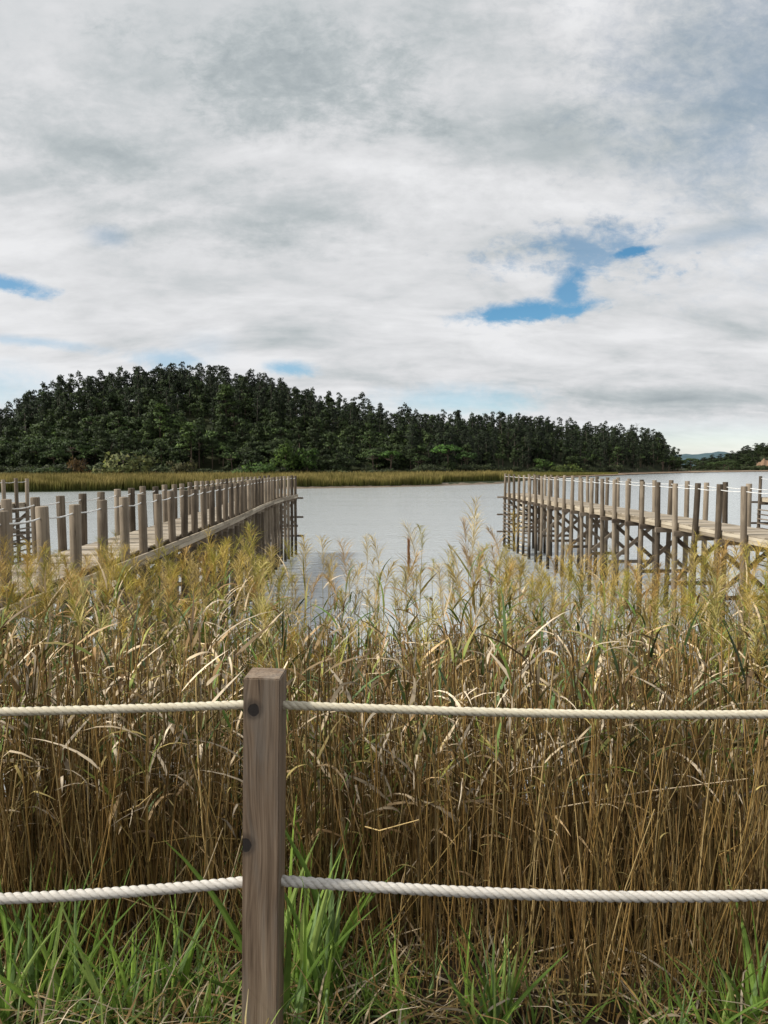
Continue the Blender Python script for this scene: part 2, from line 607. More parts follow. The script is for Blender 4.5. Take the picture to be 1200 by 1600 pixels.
def land_z(x, y):
    a = x / max(y, 1.0)
    s = shore_y(a)
    d = y - s
    if d < 0:
        return WATER_Z - 0.6 + max(-0.6, d * 0.05) + 0.55
    z = WATER_Z - 0.05 + 0.75 * (1 - math.exp(-d / 4.0))
    foot = s + marsh_w(a)
    t = (y - foot) / 105.0
    if t > 0:
        t2 = min(t, 1.0)
        sm = t2 * t2 * (3 - 2 * t2)
        sm = 0.55 * sm + 0.45 * min(1.0, t2 * 1.02)
        top = crest_z(a)
        z += max(0.0, top - z) * sm
        if t > 1:
            z -= (t - 1) * 6.0
            z = max(z, -2.7)
        z += 0.5 * math.sin(x * 0.09) * math.sin(y * 0.07) * t2
    return z


lx = []
la = np.concatenate([np.linspace(-1.3, -0.62, 12), np.linspace(-0.6, 0.62, 140), np.linspace(0.65, 1.25, 12)])
ld = np.concatenate([[-8, -3, -1, 0, 1, 2.5, 4, 7, 12, 20], np.linspace(28, 260, 36), [330, 450, 700, 1200]])
V, Q = [], []
for d in ld:
    for a in la:
        y = shore_y(a) + d
        V.append((a * y, y, land_z(a * y, y)))
na = len(la)
Q = [(j * na + i, j * na + i + 1, (j + 1) * na + i + 1, (j + 1) * na + i) for j in range(len(ld) - 1) for i in range(na - 1)]
tag(link_mesh('wooded_hill', mesh_np('wooded_hill', V, Q, M_HILL, None, True)), 'low wooded hill rising behind the marsh on the far bank', None, None, 'structure')

# sand along the far water's edge on the right, and a mud rim on the left
def shore_strip(name, p0, p1, w0, w1, mat, lift, label):
    V, Q = [], []
    k = 60
    for i in range(k + 1):
        p = p0 + (p1 - p0) * i / k
        a = (p - 600) / FPX
        s = shore_y(a)
        e = math.sin(math.pi * i / k) ** 0.35
        wv_ = (w0 + (w1 - w0) * i / k) * e * (0.8 + 0.2 * math.sin(i * 1.3) + 0.12 * math.sin(i * 2.9))
        for f_, h in ((-0.35, -0.12), (0.0, 0.10), (0.5, 0.42), (1.0, 0.55)):
            y = s + wv_ * f_
            V.append((a * y, y, WATER_Z + h * (0.4 + 0.6 * e) + lift))
    for i in range(k):
        for j in range(3):
            Q.append((i * 4 + j, i * 4 + 4 + j, i * 4 + 5 + j, i * 4 + 1 + j))
    tag(link_mesh(name, mesh_np(name, V, Q, mat, None, True)), label, None, None, 'structure')


shore_strip('sand_beach', 820, 1330, 26, 60, M_SAND, 0.45, 'pale sand strip along the far shore below the dark trees')
shore_strip('mud_flat', 440, 800, 4, 12, M_MUD, 0.02, 'thin bar of wet sand and mud at the foot of the marsh')

# far hills
def ridge_z(pts, y0, depth, p, t):
    py = float(np.interp(p, [q[0] for q in pts], [q[1] for q in pts]))
    top = CAM_Z + (728 - py) / FPX * (y0 + depth / 2)
    h = math.sin(math.pi * min(1, max(0, t))) ** 0.8
    return WATER_Z - 1 + max(0.0, top - WATER_Z + 1) * h


HEAD = [(1085, 730), (1120, 727), (1150, 716), (1170, 709), (1200, 704), (1250, 694), (1340, 688), (1500, 692), (1700, 712)]


def ridge(name, pts, y0, depth, mat, label):
    """a hill with a crest through the given directions, sloping both ways"""
    V, Q = [], []
    k = 80
    px0, px1 = pts[0][0], pts[-1][0]
    rows = 9
    for i in range(k + 1):
        p = px0 + (px1 - px0) * i / k
        py = float(np.interp(p, [q[0] for q in pts], [q[1] for q in pts]))
        a = (p - 600) / FPX
        top = CAM_Z + (728 - py) / FPX * (y0 + depth / 2) + y0 * 0.0012 * (math.sin(i * 0.9) + math.sin(i * 2.3) * .6)
        for j in range(rows):
            t = j / (rows - 1)
            h = math.sin(math.pi * min(1, max(0, t))) ** 0.8
            y = y0 + depth * t
            V.append((a * y, y, WATER_Z - 1 + max(0.0, top - WATER_Z + 1) * h))
    for i in range(k):
        for j in range(rows - 1):
            Q.append((i * rows + j, (i + 1) * rows + j, (i + 1) * rows + j + 1, i * rows + j + 1))
    return tag(link_mesh(name, mesh_np(name, V, Q, mat, None, True)), label, None, None, 'structure')


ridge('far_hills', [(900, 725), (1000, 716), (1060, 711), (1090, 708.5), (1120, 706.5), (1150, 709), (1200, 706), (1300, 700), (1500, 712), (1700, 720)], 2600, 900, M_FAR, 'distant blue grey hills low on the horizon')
ridge('headland', HEAD, 730, 260, M_HILL, 'dark wooded headland beyond the river bend')
ridge('earth_cliff', [(1180, 727), (1186, 721), (1191, 717.5), (1196, 718.5), (1215, 716), (1240, 717), (1262, 719), (1290, 727)], 724, 30, M_CLIFF, 'bare orange earth slope showing among the headland trees')
# ------------------------------------------------------------------ trees
def unit(v):
    return v / (np.linalg.norm(v, axis=-1, keepdims=True) + 1e-9)


def leaf_cloud(bag, rg, blobs, n, size, base, jit=0.35, tip=None):
    """n leafy triangles spread through the shells of the given ellipsoids (centre, radii)"""
    w = np.array([max(b[1]) ** 2 for b in blobs])
    w = w / w.sum()
    for (c, r), k in zip(blobs, (w * n).astype(int) + 3):
        d = unit(rg.normal(size=(k, 3)))
        d[:, 2] = np.where(d[:, 2] < -0.35, -d[:, 2] * 0.6, d[:, 2])
        rr = 0.55 + 0.5 * rg.random((k, 1)) ** 0.6
        p = np.array(c) + d * np.array(r) * rr + rg.normal(size=(k, 3)) * size * 0.3
        a = unit(rg.normal(size=(k, 3)) + d * 0.2)
        bb = unit(np.cross(a, unit(rg.normal(size=(k, 3)))))
        s = size * (0.55 + 0.9 * rg.random((k, 1)))
        V = np.stack([p + a * s, p - a * s * 0.45 + bb * s * 0.62, p - a * s * 0.55 - bb * s * 0.55], 1).reshape(-1, 3)
        tone = (1 - jit) + 2 * jit * rg.random((k, 1)) + (rg.random() - 0.5) * jit
        col = np.array(base) * np.clip(tone, 0.25, 2.2)
        if tip is not None:
            q = rg.random((k, 1)) < 0.25
            col = np.where(q, np.array(tip) * np.clip(tone, 0.4, 1.6), col)
        out_ = unit(d * 0.9 + unit(np.array(c)[None, :] * np.array([1.0, 1.0, 0.0]) + 1e-6) * 0.35 + np.array([0, 0, 0.25]))
        bag.put(V, np.arange(3 * k).reshape(-1, 3), np.concatenate([np.repeat(col, 3, 0), np.repeat(out_, 3, 0)], 1))


def trunk_arrays(rg, h, r0, r1, lean, limbs, col):
    bag = Bag()
    z = np.linspace(-0.6, h, 6)
    ax = rg.normal(0, lean, 2)
    P = np.stack([ax[0] * (z / h) ** 2 * h + 0.06 * np.sin(z), ax[1] * (z / h) ** 2 * h, z], 1)
    V, T = tube_arrays(P, np.linspace(r0, r1, 6), 6)
    bag.put(V, T, np.array(col))
    for c in limbs:
        t0 = max(0.2, min(0.95, (c[2] - 1.2) / h))
        p0 = np.array([np.interp(t0 * h, z, P[:, 0]), np.interp(t0 * h, z, P[:, 1]), t0 * h])
        mid = (p0 + np.array(c)) / 2 + np.array([0, 0, -0.2])
        V, T = tube_arrays(np.array([p0, mid, c]), [r1 * 1.0, r1 * 0.7, r1 * 0.3], 4, False)
        bag.put(V, T, np.array(col))
    return bag, P[-1]


def tree_proto(kind, seed, dens=1.0, big=1.0):
    """crown and trunk meshes of one kind of tree, trunk foot at the origin"""
    rg = np.random.default_rng(seed)
    crown = Bag()
    if kind == 'pine_tree':
        h = 11.5
        bl = []
        for i in range(11):
            t = 0.48 + 0.52 * (i / 10)
            a = rg.random() * 6.28
            rad = (1.08 - t) * 4.2 + 0.2
            q = rad * (0.3 + 0.7 * rg.random())
            bl.append(((math.cos(a) * q, math.sin(a) * q, h * t), (0.9 + rg.random() * 1.1, 0.9 + rg.random() * 1.1, 0.45 + 0.35 * rg.random())))
        bl.append(((0, 0, h * 0.97), (1.0, 1.0, 0.9)))
        leaf_cloud(crown, rg, bl, int(900 * dens), 0.36 * big, (0.023, 0.037, 0.010), 0.40, (0.038, 0.056, 0.014))
        tr, _ = trunk_arrays(rg, h * 0.95, 0.24, 0.08, 0.04, [b[0] for b in bl[:8]], (0.09, 0.066, 0.048))
    elif kind == 'eucalyptus_tree':
        h = 14.5
        bl = []
        for i in range(13):
            t = 0.16 + 0.84 * (i / 12)
            a = rg.random() * 6.28
            rad = 2.0 * math.sin(math.pi * min(0.96, (t - 0.2) * 1.2)) + 0.25
            q = rad * (0.2 + 0.75 * rg.random())
            bl.append(((math.cos(a) * q, math.sin(a) * q, h * t), (0.75 + rg.random() * 0.6, 0.75 + rg.random() * 0.6, 0.8 + 0.6 * rg.random())))
        leaf_cloud(crown, rg, bl, int(1250 * dens), 0.28 * big, (0.014, 0.023, 0.0085), 0.45, (0.022, 0.033, 0.011))
        tr, _ = trunk_arrays(rg, h * 0.97, 0.2, 0.05, 0.03, [b[0] for b in bl[:9]], (0.09, 0.075, 0.06))
    elif kind == 'broadleaf_tree':
        h = 8.0
        bl = [((0, 0, h * 0.5), (2.2, 2.2, 2.6))]
        for i in range(12):
            a = rg.random() * 6.28
            q = 1.4 + 1.5 * rg.random()
            zc = h * (0.22 + 0.62 * rg.random())
            bl.append(((math.cos(a) * q, math.sin(a) * q, zc), (1.0 + rg.random() * 0.7, 1.0 + rg.random() * 0.7, 0.8 + 0.6 * rg.random())))
        leaf_cloud(crown, rg, bl, int(1200 * dens), 0.33 * big, (0.022, 0.036, 0.009), 0.40, (0.038, 0.057, 0.013))
        tr, _ = trunk_arrays(rg, h * 0.75, 0.2, 0.08, 0.05, [b[0] for b in bl[1:6]], (0.08, 0.062, 0.045))
    elif kind == 'umbrella_pine':
        h = 9.5
        bl = []
        for i in range(14):
            a = rg.random() * 6.28
            q = 3.9 * math.sqrt(rg.random())
            bl.append(((math.cos(a) * q, math.sin(a) * q, h * (0.92 - 0.012 * q * q) - rg.random() * 0.6), (1.3, 1.3, 0.62)))
        leaf_cloud(crown, rg, bl, int(1000 * dens), 0.32 * big, (0.035, 0.060, 0.016), 0.4, (0.055, 0.085, 0.02))
        tr, _ = trunk_arrays(rg, h * 0.82, 0.24, 0.12, 0.07, [b[0] for b in bl[:9]], (0.10, 0.075, 0.055))
    else:                                 # shrub
        h = 3.4
        bl = [((0, 0, 1.3), (1.7, 1.7, 1.3))]
        for i in range(9):
            a = rg.random() * 6.28
            q = 0.8 + 1.3 * rg.random()
            bl.append(((math.cos(a) * q, math.sin(a) * q, 0.5 + 1.7 * rg.random()), (0.7 + rg.random() * 0.5, 0.7 + rg.random() * 0.5, 0.5 + 0.5 * rg.random())))
        leaf_cloud(crown, rg, bl, int(750 * dens), 0.21 * big, (0.036, 0.050, 0.018), 0.4, (0.055, 0.066, 0.024))
        tr, _ = trunk_arrays(rg, 1.8, 0.1, 0.05, 0.08, [b[0] for b in bl[1:4]], (0.07, 0.055, 0.04))
    return crown, tr, h


KINDS = ('pine_tree', 'eucalyptus_tree', 'broadleaf_tree', 'umbrella_pine', 'shrub')
NVAR = {'pine_tree': 5, 'eucalyptus_tree': 6, 'broadleaf_tree': 5, 'umbrella_pine': 3, 'shrub': 4}
PROTO, LOW = {}, {}
for ki, kd in enumerate(KINDS):
    PROTO[kd] = []
    LOW[kd] = []
    for s in range(NVAR[kd]):
        c, t, h = tree_proto(kd, 100 * ki + s)
        PROTO[kd].append((c.mesh('crown', M_LEAF), t.mesh('trunk', M_BARK, True), h))
    for s in range(4):
        c, t, h = tree_proto(kd, 100 * ki + 50 + s, 0.42, 1.4)
        b2 = Bag()
        b2.put(*c.arrays())
        if kd in ('pine_tree', 'eucalyptus_tree', 'umbrella_pine'):
            V, T, C = t.arrays()
            nv = unit(V * np.array([1.0, 1.0, 0.0]) + np.array([1e-3, 0, 0]))
            b2.put(V, T, np.concatenate([C, nv], 1))
        LOW[kd].append((b2.arrays(), h))


def plant_tree(kd, x, y, z, sc, rz, label, group, wide=1.0, tint=None, name=None):
    cm, tm, h = PROTO[kd][rnd.randrange(NVAR[kd])]
    t = empty(name or kd, (x, y, z), rz)
    t.scale = (sc * wide, sc * wide, sc)
    tag(t, label, 'shrub' if kd == 'shrub' else 'tree', group)
    if tint is not None:
        cm = cm.copy()
        a = cm.color_attributes['Col']
        buf = np.zeros(len(cm.vertices) * 4, np.float32)
        a.data.foreach_get('color', buf)
        buf = buf.reshape(-1, 4)
        buf[:, :3] *= np.array(tint)
        a.data.foreach_set('color', buf.ravel())
    link_mesh('crown', cm, t)
    link_mesh('trunk', tm, t)
    return t


def hill_at(px, t):
    a = (px - 600) / FPX
    y = shore_y(a) + marsh_w(a) + 105.0 * t
    return a * y, y, land_z(a * y, y)


# the trees that stand out one by one
specials = [
    ('shrub', 192, -0.13, 3.2, 0.95, (2.4, 2.0, 1.7), 'rounded pale olive shrub at the marsh edge below the hill', 'shrub'),
    ('shrub', 283, -0.11, 2.1, 0.85, (2.0, 1.5, 1.4), 'upright dull olive bush right of the rounded pale shrub', 'shrub'),
    ('shrub', 128, -0.09, 2.3, 0.55, (2.6, 1.2, 1.1), 'reddish brown half dead bush at the foot of the hill', 'shrub'),
    ('shrub', 70, -0.10, 1.5, 1.4, (1.1, 1.3, 0.9), 'low dark bush standing alone in the golden marsh', 'shrub'),
    ('pine_tree', 300, 0.05, 1.35, 1.15, (2.0, 2.1, 1.6), 'tall open pine with a bare trunk at the foot of the hill', 'pine_tree'),
    ('pine_tree', 356, 0.48, 1.5, 1.2, (1.8, 1.9, 1.5), 'flat topped pine rising from the dark slope under the hilltop', 'pine_tree'),
    ('pine_tree', 252, 0.30, 1.35, 1.2, (1.7, 1.8, 1.4), 'broad pine standing half way up the wooded slope', 'pine_tree'),
    ('broadleaf_tree', 446, 0.0, 1.6, 0.85, (2.1, 2.3, 1.5), 'bright green leafy tree in front of the dark slope', 'broadleaf_tree'),
    ('broadleaf_tree', 480, -0.01, 1.3, 1.0, (1.7, 2.1, 1.3), 'second bright green tree beside the leafy green one', 'broadleaf_tree'),
    ('shrub', 399, -0.10, 2.2, 1.1, (1.5, 2.1, 1.1), 'fresh green round bush left of the bright leafy tree', 'shrub'),
    ('umbrella_pine', 610, 0.0, 1.05, 1.15, (1.5, 1.9, 1.2), 'wide green umbrella pine near the middle of the far bank', 'umbrella_pine'),
    ('umbrella_pine', 700, 0.02, 1.35, 1.1, (1.3, 1.7, 1.1), 'tall green umbrella pine with leaning bare trunks', 'umbrella_pine'),
    ('umbrella_pine', 728, 0.0, 1.1, 1.0, (0.9, 1.1, 0.9), 'dark umbrella pine right of the tall green one', 'umbrella_pine'),
    ('broadleaf_tree', 850, -0.02, 1.1, 1.3, (1.6, 1.9, 1.2), 'dark rounded bush by the low marsh at the bend', 'shrub'),
    ('shrub', 892, -0.05, 2.1, 1.2, (1.9, 2.0, 1.0), 'yellow green bush at the end of the low marsh', 'shrub'),
    ('shrub', 872, -0.05, 1.9, 1.0, (1.5, 1.6, 1.0), 'small dull green bush left of the yellow green one', 'shrub'),
    ('eucalyptus_tree', 566, 0.97, 1.2, 1.35, (1, 1, 1), 'taller pointed tree standing above the falling ridge line', 'eucalyptus_tree'),
]
for kd, px, t, sc, wd, tint, lab, nm in specials:
    x, y, z = hill_at(px, t)
    plant_tree(kd, x, y, z, sc, rnd.random() * 6, lab, None, wd, tint, nm)

LBL = {
    ('pine_tree', 0): ('dark pine on the lower slope of the far hill', 'pines on the lower slope'),
    ('pine_tree', 1): ('dark pine on the crest of the far hill', 'pines on the crest'),
    ('eucalyptus_tree', 0): ('slender dark tree low on the wooded far slope', 'slender trees on the lower slope'),
    ('eucalyptus_tree', 1): ('tall slender dark tree along the hill skyline', 'slender trees on the skyline'),
    ('broadleaf_tree', 0): ('bushy dark green tree at the foot of the wooded hill', 'bushy trees at the hill foot'),
    ('broadleaf_tree', 1): ('bushy dark green tree near the hill crest', 'bushy trees on the crest'),
    ('umbrella_pine', 0): ('dark umbrella pine among the bushy trees at the hill foot', 'umbrella pines at the hill foot'),
    ('shrub', 0): ('low dark shrub where the wood meets the golden marsh', 'shrubs along the marsh edge'),
}
STRETCH = [(70, 'left end'), (240, 'left of the top'), (400, 'under the top'), (560, 'falling shoulder'), (760, 'middle of the bank'), (920, 'right of middle'), (1100, 'right end')]


def stretch(px):
    return next(w for q, w in STRETCH if px < q)


cand = []
for i in range(1950):
    px = rnd.uniform(-240, 1062)
    t = rnd.random() ** 0.85 * 1.06
    cand.append((px, t))
forest = Bag()
n_ind = {}
for i in range(64):                       # shrubs along the marsh edge
    px = -30 + i * 1000 / 63 + rnd.uniform(-6, 6)
    if min(abs(px - q) for q in (128, 180, 200, 283, 399, 446, 480, 610, 850, 892)) < 10:
        continue
    x, y, z = hill_at(px, rnd.uniform(-0.05, 0.03))
    l, g = LBL[('shrub', 0)]
    w = stretch(px)
    plant_tree('shrub', x, y, z, rnd.uniform(0.95, 2.0), rnd.random() * 6, l + ', ' + w, g + ' ' + w, rnd.uniform(0.9, 1.5))
for px, t in cand:
    right = px > 640
    r = rnd.random()
    if t < 0.45:
        kd = 'eucalyptus_tree' if (right and r < 0.62) else 'broadleaf_tree' if r < 0.66 else 'pine_tree' if r < 0.88 else 'umbrella_pine'
    else:
        kd = 'eucalyptus_tree' if r < 0.55 else 'pine_tree' if r < 0.70 else 'broadleaf_tree'
    x, y, z = hill_at(px, t + 0.03)
    sc = rnd.uniform(0.72, 1.12) * (0.94 if t > 0.8 else 1.0) * (1.08 if kd == 'broadleaf_tree' else 1.0) * (1.0 if y < 330 else 1.12)
    front, crest = t < 0.2, 0.86 < t < 1.02
    if kd == 'umbrella_pine' and not front:
        front = False
    inview = -10 < px < 1062
    lim = 150
    key = (kd, 1 if crest else 0)
    if inview and (front or crest) and key in LBL and sum(n_ind.values()) < 283 and n_ind.get(key, 0) < 100:
        n_ind[key] = n_ind.get(key, 0) + 1
        l, g = LBL[key]
        w = stretch(px)
        plant_tree(kd, x, y, z, sc, rnd.random() * 6, l + ', ' + w, g + ' ' + w, rnd.uniform(0.9, 1.25))
    else:
        (V, T, C), h = LOW[kd][rnd.randrange(4)]
        c, s = math.cos(px), math.sin(px)
        q = V * sc
        q = np.stack([q[:, 0] * c - q[:, 1] * s + x, q[:, 0] * s + q[:, 1] * c + y, q[:, 2] + z], 1)
        cc = C.copy()
        cc[:, :3] *= rnd.uniform(0.7, 1.3)
        cc[:, 3], cc[:, 4] = C[:, 3] * c - C[:, 4] * s, C[:, 3] * s + C[:, 4] * c
        forest.put(q, T, cc)
tag(link_mesh('forest', forest.mesh('forest', M_LEAF)), 'dense dark wood covering the hill on the far bank', 'forest', None, 'stuff')

# far trees by the bend and on the headland
far = []
for i in range(16):
    px = 1052 + i * 6.6 + rnd.uniform(-2, 2)
    a = (px - 600) / FPX
    y = shore_y(a) + rnd.uniform(25, 80)
    kd = rnd.choice(['umbrella_pine', 'umbrella_pine', 'broadleaf_tree'])
    plant_tree(kd, a * y, y, land_z(a * y, y) - 0.5, rnd.uniform(0.85, 1.25), rnd.random() * 6, 'dark spreading tree on the low point beyond the hill', 'trees on the low point', 1.3)
hb = Bag()
for i in range(330):
    q = rnd.uniform(1092, 1345)
    t = rnd.random() * 0.62
    y = 730 + 260 * t
    x = (q - 600) / FPX * y
    z = ridge_z(HEAD, 730, 260, q, t) - 0.8
    if 1183 < q < 1232 and y < 765:
        continue
    kd = rnd.choice(['pine_tree', 'broadleaf_tree', 'broadleaf_tree', 'eucalyptus_tree'])
    if i < 46 and 1092 < q < 1215:
        plant_tree(kd, x, y, z, rnd.uniform(0.6, 0.95), rnd.random() * 6, 'dark tree covering the headland beyond the river bend', 'trees on the headland', 1.6)
        continue
    (V, T, C), h = LOW[kd][rnd.randrange(4)]
    hb.put(V * rnd.uniform(0.6, 0.95) * np.array([2.1, 2.1, 1.0]) + np.array([x, y, z]), T, C * np.array([[0.95] * 3 + [1.0] * 3]))
for i in range(110):
    q = rnd.uniform(1075, 1330)
    a = (q - 600) / FPX
    y = rnd.uniform(690, 722)
    (V, T, C), h = LOW['shrub'][rnd.randrange(4)]
    hb.put(V * rnd.uniform(0.8, 1.7) * (1.35 if 1172 < q < 1290 else 1.0) * np.array([1.6, 1.6, 1.0]) + np.array([a * y, y, WATER_Z + 0.3]), T, C * np.array([[1.25] * 3 + [1.0] * 3]))
tag(link_mesh('headland_wood', hb.mesh('headland_wood', M_LEAF)), 'dark scrub and trees covering the headland on the right', 'forest', None, 'stuff')
# bare tree on the skyline at the end of the hill
x, y, z = hill_at(992, 0.9)
tb = Bag()
V, T = tube_arrays([(0, 0, 0), (0.1, 0, 8), (0.3, 0, 14), (0.2, 0, 19)], [0.22, 0.17, 0.1, 0.03], 5)
tb.put(V, T, np.array((0.12, 0.10, 0.085)))
t = tag(empty('bare_tree', (x, y, z)), 'thin bare dead tree sticking out above the end of the wood', 'tree')
link_mesh('trunk', tb.mesh('trunk', M_BARK), t)
for i in range(12):
    a, z0, ln = rnd.random() * 6.28, rnd.uniform(11, 18.5), rnd.uniform(1.0, 2.4)
    V, T = tube_arrays([(0.25, 0, z0), (0.25 + ln * 0.5 * math.cos(a), ln * 0.5 * math.sin(a), z0 + ln * 0.3), (0.25 + ln * math.cos(a), ln * math.sin(a), z0 + ln * 0.9)], [0.06, 0.045, 0.02], 4)
    b1 = Bag()
    b1.put(V, T, np.array((0.12, 0.10, 0.085)))
    link_mesh('branch', b1.mesh('branch', M_BARK), t)

# ------------------------------------------------------------------ the golden marsh on the far bank
def marsh():
    bag = Bag()
    n = 90000
    px = nrg.uniform(-330, 965, n)
    a = (px - 600) / FPX
    s = np.interp(px, [q[0] for q in shore_px], [q[1] for q in shore_px])
    w = np.interp(px, [q[0] for q in marsh_px], [q[1] for q in marsh_px])
    frac = nrg.random(n) ** 1.35
    d = 1.5 + frac * np.minimum(w, 75)
    mud = (px > 690) & (px < 800)
    d = np.where(mud, d + 9, d)
    x, y = a * (s + d), s + d
    z = WATER_Z - 0.05 + 0.75 * (1 - np.exp(-d / 4.0))
    h = nrg.uniform(2.1, 3.1, n) * np.where(px > 800, np.interp(px, [800, 965], [0.8, 0.35]), 1.0)
    h *= 0.85 + 0.2 * np.sin(px * 0.05 + d * 0.11) * np.sin(d * 0.35 + px * 0.021)
    an = nrg.uniform(0, 6.28, n)
    wd = nrg.uniform(0.05, 0.13, n)
    ln = nrg.normal(0, 0.22, (n, 2))
    c, sn = np.cos(an) * wd, np.sin(an) * wd
    B0 = np.stack([x - c, y - sn, z], 1)
    B1 = np.stack([x + c, y + sn, z], 1)
    M0 = np.stack([x - c * 0.9 + ln[:, 0] * 0.4, y - sn * 0.9 + ln[:, 1] * 0.4, z + h * 0.55], 1)
    M1 = np.stack([x + c * 0.9 + ln[:, 0] * 0.4, y + sn * 0.9 + ln[:, 1] * 0.4, z + h * 0.55], 1)
    TP = np.stack([x + ln[:, 0], y + ln[:, 1], z + h], 1)
    V = np.stack([B0, B1, M0, M1, TP], 1).reshape(-1, 3)
    base = np.arange(n)[:, None] * 5
    T = np.concatenate([base + np.array([0, 1, 3]), base + np.array([0, 3, 2]), base + np.array([2, 3, 4])])
    k = nrg.uniform(0.7, 1.3, (n, 1))
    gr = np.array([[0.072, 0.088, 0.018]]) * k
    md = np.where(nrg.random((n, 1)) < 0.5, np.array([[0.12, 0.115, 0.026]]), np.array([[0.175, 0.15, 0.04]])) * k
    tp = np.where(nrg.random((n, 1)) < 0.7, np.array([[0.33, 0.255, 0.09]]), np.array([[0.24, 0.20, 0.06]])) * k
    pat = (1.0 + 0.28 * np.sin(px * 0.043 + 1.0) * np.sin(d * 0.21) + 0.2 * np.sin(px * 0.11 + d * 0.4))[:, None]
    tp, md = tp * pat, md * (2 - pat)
    gl = (px > 800)[:, None]
    tp = np.where(gl, np.array([[0.19, 0.18, 0.05]]) * k, tp)
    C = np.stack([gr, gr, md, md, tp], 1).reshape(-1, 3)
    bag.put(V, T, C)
    return bag


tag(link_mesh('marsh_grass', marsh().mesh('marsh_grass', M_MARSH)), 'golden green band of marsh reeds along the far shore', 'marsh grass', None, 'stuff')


# ------------------------------------------------------------------ the piers
def post_mesh(name, r, z0, z1, seed):
    rg = np.random.default_rng(seed)
    zs = [z0, z0 * 0.5, -0.4, 0.4, z1 - 0.012, z1]
    rs = [r * 1.04, r * 1.02, r, r * 0.99, r * 0.98, r * 0.90]
    bx, by = rg.normal(0, 0.008, 2)
    n = 14
    V, Q = [], []
    for i, (z, q) in enumerate(zip(zs, rs)):
        for j in range(n):
            th = j * 2 * math.pi / n
            k = q * (1 + 0.025 * math.sin(2 * th + seed) + 0.012 * math.sin(5 * th + i))
            V.append((math.cos(th) * k + bx * math.sin(z), math.sin(th) * k + by * math.sin(z * 1.3), z))
    for i in range(len(zs) - 1):
        for j in range(n):
            a, b_ = i * n + j, i * n + (j + 1) % n
            Q.append((a, b_, b_ + n, a + n))
    me = bpy.data.meshes.new(name)
    me.from_pydata(V, [], Q + [tuple(range((len(zs) - 1) * n, len(zs) * n))])
    for p in me.polygons[:-1]:
        p.use_smooth = True
    me.materials.append(M_POST)
    return me


PLANKS = [box_mesh('plank', 1.335, 0.138, 0.034, M_PLANK, 0.004, 0.002) for _ in range(4)]
EDGE_L = {}


def board_between(name, p, q, w, t, mat, parent, me_cache={}):
    """a straight board (w tall, t thick) from p to q in the pier's own space"""
    p, q = Vector(p), Vector(q)
    d = q - p
    key = (name, round(d.length, 2), w, t, mat.name)
    if key not in me_cache:
        me_cache[key] = box_mesh(name, d.length, t, w, mat, 0.006, 0.0)
    o = link_mesh(name, me_cache[key], parent)
    o.location = (p + q) / 2
    o.rotation_euler = d.to_track_quat('X', 'Z').to_euler()
    return o


